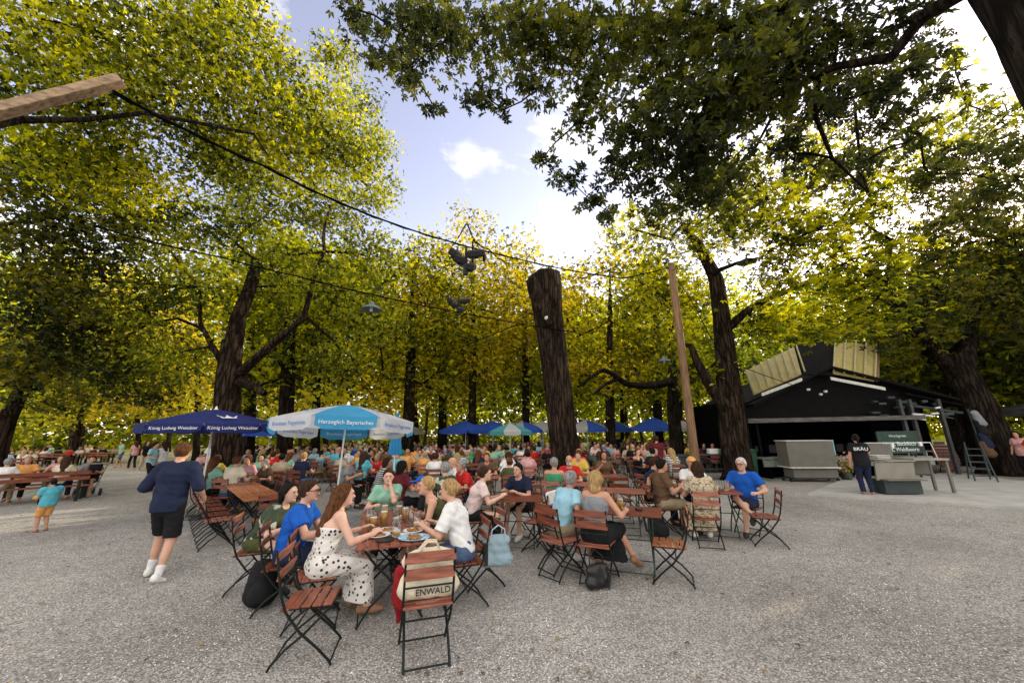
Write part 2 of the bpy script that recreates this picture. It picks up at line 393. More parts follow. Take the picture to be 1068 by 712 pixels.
def person_meshes(sex='m', pose='sit', lean=8, twist=0, side=0, hands=((-.2, .42, .8), (.2, .42, .8)), hk=('relax', 'relax'), hyaw=0, hpitch=0, hroll=0,
                  top='tee', bottom='long', hair='short', feet=None, knees=None, scale=1.0, socks=False, hemlen=.10, build=1.0, vox=.012, seat=.46, face=True, stride=0, ph=0.0, cap=False, glasses=False, shoes=True, beard=False):
    """local frame: faces +y, origin on the ground under the pelvis; hands are targets"""
    B = build * .93; fem = sex == 'f'
    X = rotm(R(twist), 0)[:, 0]
    tl = R(lean); up = np.array([math.sin(R(side)), math.sin(tl), math.cos(tl)]); up = nrm(up)
    hz = (seat + .09) if pose == 'sit' else .93
    pel = np.array([0, 0, hz]); wa = pel + up * .17; ch = pel + up * .36; nk = pel + up * .50 + np.array([0, .01, 0])
    sw = (.165 if fem else .19) * B
    sh = [nk + X * s * sw - up * .035 for s in (-1, 1)]
    fwd = nrm(np.cross(up, X)); fwd = fwd if fwd[1] > 0 else -fwd
    hu = nrm(up * .35 + np.array([0, .12, 1]) * .65)
    hc = nk + hu * .165 + np.array([0, .02, 0]) ; HR = rotm(R(hyaw), R(hpitch), R(hroll))
    H = lambda x, y, z: hc + HR @ np.array([x, y, z])
    el = []; wr = []
    for i, s in enumerate((-1, 1)):
        t = np.asarray(hands[i], float)
        e, w = ik(sh[i], t, .285, .25, X * s * .6 + np.array([0, -.45, -.8])); el.append(e); wr.append(w)
    hips = [pel + np.array([s * .09, 0, -.01]) for s in (-1, 1)]
    if pose == 'sit':
        kn = [np.array(k, float) for k in (knees or ((-.13, .43, seat + .07), (.13, .43, seat + .07)))]
        ft = [np.array(k, float) for k in (feet or ((-.13, .42, .07), (.13, .45, .07)))]
        for i in range(2):
            d = kn[i] - hips[i]; kn[i] = hips[i] + nrm(d) * .43
            d = ft[i] - kn[i]; ft[i] = kn[i] + nrm(d) * min(.43, np.linalg.norm(d) + .02)
    else:
        ft = [np.array(k, float) for k in (feet or ((-.10, .0 + stride, .075), (.10, .0 - stride, .075)))]
        kn = []
        for i in range(2):
            k_, f_ = ik(hips[i], ft[i], .44, .43, (0, 1, 0)); kn.append(k_); ft[i] = f_
    out = {}
    b = Field(); wr_ = .115 * B * (.9 if fem else 1)
    b.cone(pel, wa, .115 * B, wr_, .05, flat=(X, 1.4 if fem else 1.3)); b.cone(wa, ch, wr_, .12 * B, .05, flat=(X, 1.3)); b.cone(ch, nk - up * .05, .115 * B, .07, .05, flat=(X, 1.4))
    b.cone(sh[0] * .85 + nk * .15, sh[1] * .85 + nk * .15, .055, .055, .05)
    if fem:
        for s in (-1, 1): b.ell(ch + X * s * .07 + fwd * .085, (.06, .06, .06), .04)
    b.cone(nk - up * .03, hc - HR @ np.array([0, .02, .05]), .055 * (1 if not fem else .85), .05, .03)
    b.ell(H(0, -.008, .02), (.076, .096, .098), .03, HR); b.ell(H(0, .025, -.05), (.055, .062, .066), .03, HR)
    if face:
        b.cone(H(0, .088, .012), H(0, .108, -.026), .010, .014, .012); b.ell(H(0, .078, -.088), (.022, .02, .018), .02, HR)
        b.ell(H(0, .082, .035), (.05, .018, .012), .015, HR)
        for s in (-1, 1): b.ell(H(s * .078, 0, -.005), (.010, .018, .03), .008, HR); b.ell(H(s * .032, .1, .012), (.016, .012, .010), .0, HR, op='cut')
    for i in range(2):
        b.cone(sh[i], el[i], .052 * B, .040 * B, .035); b.cone(el[i], el[i] * .7 + wr[i] * .3, .040 * B, .041 * B, .02); b.cone(el[i] * .7 + wr[i] * .3, wr[i], .040 * B, .026, .02)
        b.cone(hips[i], kn[i], .088 * B, .057 * B, .04); b.cone(kn[i], ft[i], .054 * B, .034, .02)
        d = ft[i] - kn[i]; bk = nrm(np.cross(np.cross(d, kn[i] - hips[i]), d)) if pose == 'sit' else np.array([0, 1, 0]); bk = -bk if bk[1] > 0 else bk
        b.cone(kn[i] + d * .12 + bk * .012, kn[i] + d * .5 + bk * .012, .042 * B, .038 * B, .03)
        fd = np.array([np.sign(ft[i][0] - .001) * .22, 1, -.05 if ft[i][2] < .12 else -.5]); fd = nrm(fd)
        if pose == 'stand' and stride and i == 1: fd = nrm(np.array([.1, 1, -.55]))
        hl = ft[i] - fd * .045 + np.array([0, 0, -.03]); bl = ft[i] + fd * .10 + np.array([0, 0, -.035]); to = ft[i] + fd * .165 + np.array([0, 0, -.04])
        b.cone(ft[i], hl, .036, .03, .02); b.cone(ft[i], bl, .034, .03, .02); b.cone(bl, to, .032, .022, .02, flat=((1, 0, 0), 1.25))
        if shoes:
            sf = Field()
            sf.cone(hl, bl, .042, .043, .015, flat=((1, 0, 0), 1.08)); sf.cone(bl, to, .043, .031, .015, flat=((1, 0, 0), 1.2)); sf.cone(ft[i] + np.array([0, 0, -.01]), ft[i] - fd * .03, .042, .04, .02)
            sf.plane((0, 0, -1), (0, 0, -.002), 'keep_above_'); out['shoe%d' % i] = sf
    P, Fc = b.mesh(vox)
    if vox < .016:
        n0 = len(P); PP = [P]; FF = [Fc]
        for i in range(2):
            hp, hf = hand(hk[i]); dr = nrm(wr[i] - el[i]); dr = nrm(dr + np.array([0, 0, .25]) * (1 if wr[i][2] > .7 and pose == 'sit' else 0))
            zz = nrm(np.array([0, 0, 1.0]) + X * (.5 if i else -.5) * (1 if pose == 'sit' else 2.5)); xx = nrm(np.cross(dr, zz)); zz = np.cross(xx, dr); s = 1 if i == 0 else -1
            q = hp.copy(); q[:, 0] *= s; q[:, 1] -= .008
            W = wr[i] + q[:, :1] * xx + q[:, 1:2] * dr + q[:, 2:3] * zz
            PP.append(W); FF.append((hf if s > 0 else hf[:, ::-1]) + n0); n0 += len(W)
        P = np.concatenate(PP); Fc = np.concatenate(FF)
    else: pass
    out['body'] = (P, Fc)
    if shoes:
        for i in (0, 1): out['shoe%d' % i] = out['shoe%d' % i].mesh(min(vox, .012) if vox < .016 else vox)
    if socks:
        for i in range(2):
            f = Field(); f.cone(ft[i], ft[i] + (kn[i] - ft[i]) * .30, .040, .052, .01, cap=True); out['sock%d' % i] = f.mesh(.012)
    # clothes
    g = .014
    def torso(f, g, hem, neck=True):
        f.cone(pel, wa, .118 * B + g, wr_ + g, .05, flat=(X, 1.4 if fem else 1.32)); f.cone(wa, ch, wr_ + g, .122 * B + g, .05, flat=(X, 1.3)); f.cone(ch, nk - up * .05, .117 * B + g, .072 + g, .05, flat=(X, 1.4))
        if fem:
            for s in (-1, 1): f.ell(ch + X * s * .07 + fwd * .085, (.06 + g, .06 + g, .06 + g), .05)
    if top:
        f = Field()
        if pose == 'stand': f.cone(pel - up * (hemlen + .05), pel + up * .05, .135 * B + g, .12 * B + g, .04, flat=(X, 1.3))
        gg = g * (1.0 if top in ('croptop', 'tank', 'dress') else 1.5)
        torso(f, gg, 0)
        if top != 'dress': f.cone(sh[0] * .88 + nk * .12, sh[1] * .88 + nk * .12, .055 + g, .055 + g, .05)
        frac = {'tee': .62, 'long': 1, 'tank': 0, 'croptop': 0, 'dress': 0, 'blouse': .8, 'rolled': 1}[top]
        if frac:
            for i in range(2):
                f.cone(sh[i], sh[i] + (el[i] - sh[i]) * frac, .054 * B + gg, (.054 - .008 * frac) * B + gg * 1.5, .035, cap=frac < 1)
                if top in ('long', 'rolled'): f.cone(el[i], el[i] + (wr[i] - el[i]) * (.92 if top == 'long' else .3), .040 * B + g, .036 * B + g, .02, cap=True)
        hemp = pel + up * ({'croptop': .17}.get(top, -.04 if pose == 'sit' else -.10)); f.plane(-up, hemp, 'keep')
        if top in ('dress', 'tank', 'croptop'):
            f.plane(up - fwd * .15, nk - up * (.14 if top == 'dress' else .035), 'keep')
        f.ell(nk + up * .02 + fwd * .02, (.075, .075, .05), 0, op='cut')
        if top in ('tank', 'croptop'):
            for i, s in enumerate((-1, 1)): f.ell(sh[i] + X * s * .015, (.05, .09, .09), 0, op='cut')
        out['top'] = f.mesh(min(vox, .013) if vox < .016 else vox, .0040 if vox < .016 else 0, ph)
    if bottom:
        f = Field(); f.cone(pel - up * .03, pel + up * .07, .118 * B + g, .114 * B + g, .05, flat=(X, 1.4 if fem else 1.32))
        if bottom in ('long', 'shorts'):
            for i in range(2):
                if bottom == 'long': f.cone(hips[i], kn[i], .09 * B + g, .062 * B + g, .03); f.cone(kn[i], kn[i] + (ft[i] - kn[i]) * .9, .060 * B + g, .043 + g * 1.3, .02, cap=True)
                else: f.cone(hips[i], hips[i] + (kn[i] - hips[i]) * .93, .092 * B + g, .078 * B + g, .03, cap=True)
        else:
            hemz = {'skirt': .1, 'midi': .16}[bottom]
            km = (kn[0] + kn[1]) / 2; hm = (hips[0] + hips[1]) / 2
            if pose == 'sit':
                for i in range(2): f.cone(hips[i], kn[i], .10 * B + g, .092 + g, .06)
                f.cone(hm, km + np.array([0, .0, .01]), .10, .095, .06, flat=(X, 1.9))
                e = np.array([km[0], km[1] - .02, hemz]); f.cone(km + np.array([0, -.0, -.01]), e, .10, .15, .05, flat=((1, 0, 0), 1.75), cap=True)
            else: f.cone(hm, np.array([0, 0, hemz]), .13, .2, .05, flat=(X, 1.25), cap=True)
        f.plane(up, pel + up * .12, 'keep')
        out['bottom'] = f.mesh(min(vox, .013) if vox < .016 else vox, .0045 if vox < .016 else 0, ph + 1)
    if hair and hair != 'bald':
        f = Field(); e = .012
        f.ell(H(0, -.012, .026), (.080 + e, .100 + e, .098 + e), .02, HR)
        if hair == 'long':
            f.cone(H(0, -.05, .0), nk - up * .22 - fwd * .10, .085, .055, .05, flat=(X, 1.4))
            for s in (-1, 1): f.cone(H(s * .07, .0, 0), nk + X * s * .10 - up * .12 + fwd * .03, .036, .03, .03)
        elif hair == 'bob':
            f.cone(H(0, -.04, .0), H(0, -.06, -.12), .085, .07, .05, flat=(X, 1.2))
            for s in (-1, 1): f.cone(H(s * .07, .0, 0), H(s * .075, .01, -.11), .034, .03, .03)
        elif hair == 'bun': f.ell(H(0, -.105, .035), (.05, .045, .045), .015, HR)
        elif hair == 'pony': f.cone(H(0, -.11, .04), H(0, -.15, -.16), .035, .02, .02)
        nrmv = HR @ np.array([0, .8, -.6 if hair in ('short', 'bun', 'pony') else -.45]); f.plane(nrmv, H(0, .012, 0), 'keep')
        if hair == 'short': f.plane(-(HR @ np.array([0, -.2, 1.0])), H(0, 0, -.07), 'keep')
        out['hair'] = f.mesh(.010 if vox < .016 else vox, .0035 if vox < .016 else 0, ph + 3)
    if beard:
        f = Field(); f.ell(H(0, .03, -.07), (.062, .066, .055), .01, HR); f.plane(-(HR @ np.array([0, 1, -.2])), H(0, .035, 0), 'keep'); f.plane(HR @ np.array([0, 0, 1.0]), H(0, 0, -.045), 'keep'); out['beard'] = f.mesh(.010)
    if cap:
        f = Field(); f.ell(H(0, -.005, .035), (.094, .112, .10), .01, HR); f.plane(-(HR @ np.array([0, -.25, 1.0])), H(0, 0, .03), 'keep')
        f.ell(H(0, .12, .045), (.075, .085, .012), .006, HR); out['cap'] = f.mesh(.009)
    if face and vox < .016:
        mb = MB()
        for s in (-1, 1): 
            c = H(s * .032, .0885, .012); mb.lathe([(0.0001, -.007), (.009, -.003), (.009, .003), (.0001, .007)], c, 8)
        mb.cur = 1; mb.tube([H(-.024, .088, -.058), H(0, .0965, -.056), H(.024, .088, -.058)], [.003, .007, .003], 6)
        out['face'] = mb
    if glasses:
        mb = MB()
        for s in (-1, 1):
            pts = [H(s * .033 + .024 * math.cos(a), .108, .010 + .019 * math.sin(a)) for a in np.linspace(0, 2 * math.pi, 12)]; mb.tube(pts, .0035, 5)
            mb.tube([H(s * .057, .106, .014), H(s * .085, .0, .012)], .003, 5)
        mb.tube([H(-.01, .11, .014), H(.01, .11, .014)], .003, 5); out['glasses'] = mb
    if scale != 1.0:
        for k, v in out.items():
            if isinstance(v, tuple): out[k] = (v[0] * scale, v[1])
            else: v.v = [tuple(scale * q for q in x) for x in v.v]
    return out
PART = dict(body='body', shoe0='shoe', shoe1='shoe', sock0='sock', sock1='sock', top='shirt', bottom='trousers', hair='hair', beard='beard', cap='cap')
def person_build(parts, loc, rz, label, skin=0, haircol='brown', topcol='white', botcol='black', shoe='dark', capcol='navy', group=None, names={}, botshort=None):
    o = empty('person', loc, rz, label, 'person', group)
    mats = dict(body=MT['skin'][skin], shoe0=MT['shoe_' + shoe], shoe1=MT['shoe_' + shoe], top=CL[topcol], bottom=CL[botcol], sock0=CL['white'], sock1=CL['white'], hair=MT['hair'][haircol], beard=MT['hair'][haircol], cap=CL[capcol])
    for k, v in parts.items():
        if k == 'face': v.build('face_features', [MT['eye'], MT['lip']], o, True)
        elif k == 'glasses': v.build('spectacles', MT['glasses'], o, True)
        else: link(bpy.data.objects.new(names.get(k, PART[k]), npmesh('person_' + PART[k], v[0], v[1], True, [mats[k]])), o)
    return o
def face_rz(dx, dy): return math.atan2(-dx, dy)
# ---------------------------------------------------------------- light directions
SUN_EL, SUN_AZ = R(19.5), R(56.6)           # azimuth measured from +Y towards +X
SUN = np.array([math.sin(SUN_AZ) * math.cos(SUN_EL), math.cos(SUN_AZ) * math.cos(SUN_EL), math.sin(SUN_EL)])
# gaps in the canopy where the low sun reaches the gravel (real gaps: no leaves stand there)
GAPS = [(on(*p), r) for p, r in [((12, 541), .6), ((50, 537), .55), ((95, 534), .5), ((30, 552), .42), ((85, 547), .36), ((128, 541), .34), ((-5, 551), .5), ((165, 538), .3), ((140, 552), .2), ((60, 563), .22), ((180, 560), .14), ((745, 582), .13), ((812, 636), .13), ((560, 655), .09), ((90, 488), .7), ((130, 484), .7), ((60, 480), .8), ((160, 492), .5),
                                ((985, 600), .12), ((30, 585), .14), ((95, 600), .12), ((640, 470), .8), ((500, 478), .6), ((380, 480), .6), ((300, 490), .35), ((600, 500), .25), ((450, 505), .25)]]
def gap_ok(P, mg=0):
    ok = np.ones(len(P), bool)
    for p, r in GAPS:
        q = P - p; t = q @ SUN; d = np.linalg.norm(q - t[:, None] * SUN, axis=1); ok &= ~((d < r + mg) & (t > 0))
    return ok
def randrot(n, updir=.75):
    nr = rng.normal(size=(n, 3)); nr /= np.linalg.norm(nr, axis=1)[:, None]; nr = nr * (1 - updir) * 1.6 + np.array([0, 0, updir]); nr /= np.linalg.norm(nr, axis=1)[:, None]
    a = rng.normal(size=(n, 3)); u = np.cross(nr, a); u /= np.linalg.norm(u, axis=1)[:, None]; v = np.cross(nr, u)
    return u, v, nr
def leaves(P, size, kind, tint, updir=.6):
    """P Nx3 -> verts, quads, tint per vert"""
    n = len(P); u, v, w = randrot(n, updir); s = size * rng.uniform(.65, 1.25, n)[:, None]
    if kind == 'palm': blades = [(a, l) for a, l in ((-100, .5), (-52, .85), (0, 1.0), (52, .85), (100, .5))]; wd = .19
    elif kind == 'lobed': blades = [(-62, .62), (0, 1.0), (62, .62)]; wd = .26
    else: blades = [(0, 1.0)]; wd = .36
    VV = []; TT = []
    for (ang, l) in blades:
        a = R(ang); d = u * math.cos(a) + v * math.sin(a); e = -u * math.sin(a) + v * math.cos(a); L_ = s * l * (1 if kind != 'oval' else 1.2)
        base = P - (u * s * .3 if kind != 'palm' else 0)
        tip = base + d * L_ - w * L_ * .28; mid = base + d * L_ * .55 - w * L_ * .02
        q = np.stack([base, mid + e * s * wd + w * s * .04, tip, mid - e * s * wd + w * s * .04], 1); VV.append(q); TT.append(np.repeat(tint[:, None], 4, 1))
    V = np.stack(VV, 1).reshape(-1, 3); T = np.stack(TT, 1).reshape(-1)
    return V, np.arange(len(V), dtype=np.int32).reshape(-1, 4), T
AREA = {'palm': .52, 'lobed': .50, 'oval': .43}
def crown_points(blobs, lai, size, kind, clump=.28, shell=.35):
    PP = []; TT = []; TW = []
    for (c, r) in blobs:
        r = np.asarray(r, float); r = r if r.shape else np.array([r, r, r * .8])
        n = int(lai * math.pi * r[0] * r[2] / (AREA[kind] * size * size)); 
        k = max(4, int(n / max(5, 9 if size < .3 else 6)))
        d = rng.normal(size=(k, 3)); d /= np.linalg.norm(d, axis=1)[:, None]; rad = rng.uniform(shell ** 3, 1, k) ** (1 / 3.)
        tw = np.asarray(c) + d * rad[:, None] * r
        # lumpy outline: radial wobble
        wob = 1 + .22 * np.sin(d[:, 0] * 5 + c[0]) * np.sin(d[:, 2] * 6 + c[1]) + .12 * np.sin(d[:, 1] * 11)
        tw = np.asarray(c) + (tw - c) * wob[:, None]
        i = rng.integers(0, k, n); cs = min(clump, r.mean() * .35)
        P = tw[i] + rng.normal(size=(n, 3)) * cs * np.array([1, 1, .6])
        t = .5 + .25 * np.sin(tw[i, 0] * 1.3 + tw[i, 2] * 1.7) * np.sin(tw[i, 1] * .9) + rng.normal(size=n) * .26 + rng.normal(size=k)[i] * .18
        PP.append(P); TT.append(t); TW.append(tw)
    return np.concatenate(PP), np.concatenate(TT), TW
def wobble_path(a, b, n, amp, sag=0):
    a = np.asarray(a, float); b = np.asarray(b, float); pts = []; L_ = np.linalg.norm(b - a); off = np.zeros(3)
    for i in range(n + 1):
        t = i / n; off = off + rng.normal(size=3) * amp * L_ / n if 0 < i < n else off * .5 if i == n else off
        pts.append(a + (b - a) * t + off + np.array([0, 0, sag * math.sin(t * math.pi)]))
    return pts
def trunk_mesh(paths, mat, name='trunk', sides=12, rough=.10):
    """paths: list of (points, radii); returns mesh"""
    VV = []; FF = []; b = 0
    for pts, rad in paths:
        pts = [np.asarray(p, float) for p in pts]
        # resample
        m = max(2, min(26, int(sum(np.linalg.norm(pts[i + 1] - pts[i]) for i in range(len(pts) - 1)) / .45))) if sides > 8 and rad[0] > .15 else len(pts)
        if m > len(pts):
            s = np.linspace(0, len(pts) - 1, m); pts = [pts[int(x)] + (pts[min(int(x) + 1, len(pts) - 1)] - pts[int(x)]) * (x - int(x)) for x in s]
            rad = [rad[int(x)] + (rad[min(int(x) + 1, len(rad) - 1)] - rad[int(x)]) * (x - int(x)) for x in s]
        sd = sides if rad[0] > .05 else 5
        sd = sd * 2 if rad[0] > .3 and sides > 8 else sd
        ph = rng.uniform(0, 6, 4); u = None
        for i, p in enumerate(pts):
            t = nrm(pts[min(i + 1, len(pts) - 1)] - pts[max(i - 1, 0)])
            if u is None: u = np.cross(t, [0, 1, .1]) if abs(t[1]) < .9 else np.cross(t, [1, 0, 0])
            u = nrm(u - t * (u @ t)); w = np.cross(t, u)
            an = np.arange(sd) / sd * 2 * math.pi
            rr = rad[i] * (1 + rough * np.sin(3 * an + ph[0] + i * .3) + rough * .7 * np.sin(5 * an + ph[1] - i * .25) + rough * .5 * np.sin(9 * an + ph[2] + i * .15) + rng.normal(size=sd) * rough * .25)
            VV.append(p + rr[:, None] * (np.cos(an)[:, None] * u + np.sin(an)[:, None] * w))
        k = np.arange(sd)
        for i in range(len(pts) - 1):
            a = b + i * sd + k; c = b + i * sd + (k + 1) % sd
            FF.append(np.stack([a, c, c + sd, a + sd], 1))
        b += sd * len(pts)
    return npmesh(name, np.concatenate(VV), np.concatenate(FF).astype(np.int32), True, [mat])
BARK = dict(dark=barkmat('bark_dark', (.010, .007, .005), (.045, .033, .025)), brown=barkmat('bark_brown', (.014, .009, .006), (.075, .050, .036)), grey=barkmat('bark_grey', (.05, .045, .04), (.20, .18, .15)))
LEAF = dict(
    farlime=leafmat('leaf_far_yellow_green', (.03, .045, .008), (.22, .27, .03), (.55, .58, .06), .6),  # far sets: lightened copies, light on shadowed distant crowns put into colour
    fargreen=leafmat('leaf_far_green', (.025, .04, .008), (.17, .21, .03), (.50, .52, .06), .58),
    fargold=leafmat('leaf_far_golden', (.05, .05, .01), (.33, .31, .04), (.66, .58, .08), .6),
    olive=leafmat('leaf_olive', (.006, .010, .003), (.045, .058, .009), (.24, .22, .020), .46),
    shade=leafmat('leaf_shaded_green', (.008, .013, .004), (.038, .050, .009), (.13, .14, .016), .40),  # darkened set: shade of the overhanging boughs put into the leaf colour
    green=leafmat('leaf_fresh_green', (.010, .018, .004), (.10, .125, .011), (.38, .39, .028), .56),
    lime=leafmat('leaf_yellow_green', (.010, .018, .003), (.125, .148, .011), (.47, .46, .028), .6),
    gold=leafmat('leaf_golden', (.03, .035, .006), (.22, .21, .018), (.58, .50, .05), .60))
def tree(label, paths, bark, blobs, thin=1.0, lai=2.2, size=.16, kind='lobed', leaf='green', limb=.10, from_=None, twigs=3, clump=.28, name='tree', group=None, parts_extra=(), updir=.6, sides=12, shell=.35, limbs=True):
    paths = [(p_, [x * thin for x in r_]) for p_, r_ in paths]; base = np.array(paths[0][0][0]); root = empty(name, base, 0, label, 'tree', group)
    off = base
    P, T, TW = crown_points(blobs, lai, size, kind, clump, shell)
    ok = gap_ok(P, size * .45); P, T = P[ok], T[ok]
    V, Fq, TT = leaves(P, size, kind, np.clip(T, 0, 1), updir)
    pa = [([np.asarray(p) - off for p in pts], rad) for pts, rad in paths]
    if limbs:
        nodes = [(np.asarray(p), 0) for q in paths for p in (q[0][len(q[0]) // 2:] if q is paths[0] else q[0][1:])]
        todo = list(range(len(blobs)))
        while todo:   # grow limbs outwards: always reach the nearest unreached lump from what has grown
            best = min(((np.linalg.norm(n[0] - blobs[i][0]) * (1 + .12 * n[1]), i, k) for i in todo for k, n in enumerate(nodes)), key=lambda t: t[0])
            bi, k = best[1], best[2]; todo.remove(bi); c = np.asarray(blobs[bi][0]); r = blobs[bi][1]; s, dep = nodes[k]; Ld = np.linalg.norm(c - s)
            n = max(4, int(Ld / .6)); pts = wobble_path(s, c, n, .09); r0 = limb * (.85 ** dep) * (.7 + .3 * min(1, Ld / 3)); r1 = r0 * .6
            if gap_ok(np.array(pts), .1).all() or r0 > .12: pa.append(([q - off for q in pts], list(np.linspace(r0, r1, len(pts)))))
            nodes += [(pts[len(pts) // 2], dep + 1), (c, dep + 1)]
            tw = TW[bi]; 
            for q in tw[rng.integers(0, len(tw), twigs)]:
                pts = wobble_path(c, q, 4, .10)
                if gap_ok(np.array(pts), .05).all(): pa.append(([x - off for x in pts], list(np.linspace(limb * .30, limb * .07, len(pts)))))
    o = link(bpy.data.objects.new('trunk', trunk_mesh(pa, BARK[bark], sides=sides)), root)
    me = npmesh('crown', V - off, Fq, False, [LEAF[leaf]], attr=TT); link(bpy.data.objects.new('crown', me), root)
    return root
def PB(lst, Y=None):
    """crown lumps measured as (px, py, distance, radius in px [, height ratio])"""
    out = []
    for q in lst:
        px, py, y, rp = q[:4]; k = q[4] if len(q) > 4 else .8
        c = at(px, py, y); r = rp / FPX * y * 1.02; out.append((c, np.array([r, r * .9, r * k])))
    return out
def path(*q): return [at(*p) for p in q]
# ---------------------------------------------------------------- world and sun
w = bpy.data.worlds.new('World'); scene.world = w; w.use_nodes = True; nt = w.node_tree
bg = nt.nodes['Background']; bg.inputs['Strength'].default_value = .15
sky = nt.nodes.new('ShaderNodeTexSky'); sky.sky_type = 'NISHITA'; sky.sun_disc = False; sky.sun_elevation = SUN_EL; sky.sun_rotation = SUN_AZ
sky.air_density = 1.0; sky.dust_density = 1.0; sky.ozone_density = 1.6; sky.altitude = 300
tc = nt.nodes.new('ShaderNodeTexCoord')
mp = nt.nodes.new('ShaderNodeMapping'); mp.inputs['Scale'].default_value = (1, 1, 2.2); mp.inputs['Location'].default_value = (.35, .1, .0); L(nt, tc.outputs['Generated'], mp.inputs['Vector'])
nz = N(nt, 'ShaderNodeTexNoise', Scale=3.1, Detail=9.0, Roughness=.55, Distortion=.25); L(nt, mp.outputs[0], nz.inputs['Vector'])
sx = nt.nodes.new('ShaderNodeSeparateXYZ'); L(nt, tc.outputs['Generated'], sx.inputs[0])
v1_ = N(nt, 'ShaderNodeMath', operation='MULTIPLY'); v1_.inputs[1].default_value = .8; L(nt, sx.outputs['Y'], v1_.inputs[0]); v2_ = N(nt, 'ShaderNodeMath', operation='MULTIPLY_ADD'); v2_.inputs[1].default_value = -.62; L(nt, sx.outputs['Z'], v2_.inputs[0]); L(nt, v1_.outputs[0], v2_.inputs[2])
bk = N(nt, 'ShaderNodeMapRange'); bk.inputs['From Min'].default_value = -.05; bk.inputs['From Max'].default_value = -.7; bk.inputs['To Min'].default_value = 0; bk.inputs['To Max'].default_value = .30; L(nt, v2_.outputs[0], bk.inputs['Value'])  # denser unseen cloud behind and overhead, added to brighten the yard
ad_ = N(nt, 'ShaderNodeMath', operation='ADD'); L(nt, nz.outputs['Fac'], ad_.inputs[0]); L(nt, bk.outputs[0], ad_.inputs[1])
cr = ramp(nt, ad_.outputs[0], [(.53, (0, 0, 0)), (.72, (1, 1, 1))])
mx = nt.nodes.new('ShaderNodeMixRGB'); L(nt, cr.outputs[0], mx.inputs[0]); 
hs0 = N(nt, 'ShaderNodeHueSaturation', Saturation=.70, Value=2.75); L(nt, sky.outputs[0], hs0.inputs['Color'])
hs = N(nt, 'ShaderNodeMixRGB', blend_type='MULTIPLY'); hs.inputs[0].default_value = 1; hs.inputs[2].default_value = (1.16, .99, .98, 1); L(nt, hs0.outputs[0], hs.inputs[1])
L(nt, hs.outputs[0], mx.inputs[1]); mx.inputs[2].default_value = (13.0, 12.35, 11.7, 1); L(nt, mx.outputs[0], bg.inputs['Color'])
sl = bpy.data.lights.new('sun', 'SUN'); sl.energy = 5.0; sl.angle = R(.53); sl.color = (1, .84, .58)
so = bpy.data.objects.new('sun', sl); link(so); so.rotation_euler = Vector([float(-q) for q in SUN]).to_track_quat('-Z', 'Y').to_euler(); so.location = (20, 15, 20)

# ---------------------------------------------------------------- ground
def gravel_mat():
    m, nt, b = newmat('grey_gravel')
    tc = N(nt, 'ShaderNodeTexCoord')
    v1 = N(nt, 'ShaderNodeTexVoronoi', Scale=56.0); L(nt, tc.outputs['Object'], v1.inputs['Vector'])
    v2 = N(nt, 'ShaderNodeTexVoronoi', Scale=120.0); L(nt, tc.outputs['Object'], v2.inputs['Vector'])
    n1 = N(nt, 'ShaderNodeTexNoise', Scale=.35, Detail=6.0, Roughness=.6); L(nt, tc.outputs['Object'], n1.inputs['Vector'])
    n2 = N(nt, 'ShaderNodeTexNoise', Scale=9.0, Detail=4.0); L(nt, tc.outputs['Object'], n2.inputs['Vector'])
    r1 = ramp(nt, v1.outputs['Color'], [(.0, (.18, .173, .165)), (.4, (.47, .457, .435)), (.75, (.68, .665, .64)), (1, (.88, .87, .85))])
    r2 = ramp(nt, v2.outputs['Color'], [(.0, (.20, .192, .183)), (.55, (.56, .545, .52)), (1, (.84, .83, .80))])
    mx = N(nt, 'ShaderNodeMixRGB'); mx.inputs[0].default_value = .4; L(nt, r1.outputs[0], mx.inputs[1]); L(nt, r2.outputs[0], mx.inputs[2])
    e = ramp(nt, v1.outputs['Distance'], [(.25, (1, 1, 1)), (.75, (.42, .40, .38))]); mm = N(nt, 'ShaderNodeMixRGB', blend_type='MULTIPLY'); mm.inputs[0].default_value = .9; L(nt, mx.outputs[0], mm.inputs[1]); L(nt, e.outputs[0], mm.inputs[2])
    rb = ramp(nt, n1.outputs['Fac'], [(.32, (.66, .64, .62)), (.5, (.92, .91, .90)), (.66, (1.08, 1.06, 1.03))]); m3 = N(nt, 'ShaderNodeMixRGB', blend_type='MULTIPLY'); m3.inputs[0].default_value = 1; L(nt, mm.outputs[0], m3.inputs[1]); L(nt, rb.outputs[0], m3.inputs[2])
    rc = ramp(nt, n2.outputs['Fac'], [(.35, (.85, .84, .83)), (.6, (1.0, 1.0, 1.0))]); m4 = N(nt, 'ShaderNodeMixRGB', blend_type='MULTIPLY'); m4.inputs[0].default_value = 1; L(nt, m3.outputs[0], m4.inputs[1]); L(nt, rc.outputs[0], m4.inputs[2])
    L(nt, m4.outputs[0], b.inputs['Base Color']); b.inputs['Roughness'].default_value = .95; b.inputs['Specular IOR Level'].default_value = .2
    sb = N(nt, 'ShaderNodeMath', operation='SUBTRACT'); sb.inputs[0].default_value = 1; L(nt, v1.outputs['Distance'], sb.inputs[1])
    ad = N(nt, 'ShaderNodeMath', operation='ADD'); L(nt, sb.outputs[0], ad.inputs[0]); 
    ml = N(nt, 'ShaderNodeMath', operation='MULTIPLY'); ml.inputs[1].default_value = -.4; L(nt, v2.outputs['Distance'], ml.inputs[0]); L(nt, ml.outputs[0], ad.inputs[1])
    bp = N(nt, 'ShaderNodeBump', Strength=.9, Distance=.012); L(nt, ad.outputs[0], bp.inputs['Height']); L(nt, bp.outputs[0], b.inputs['Normal'])
    return m
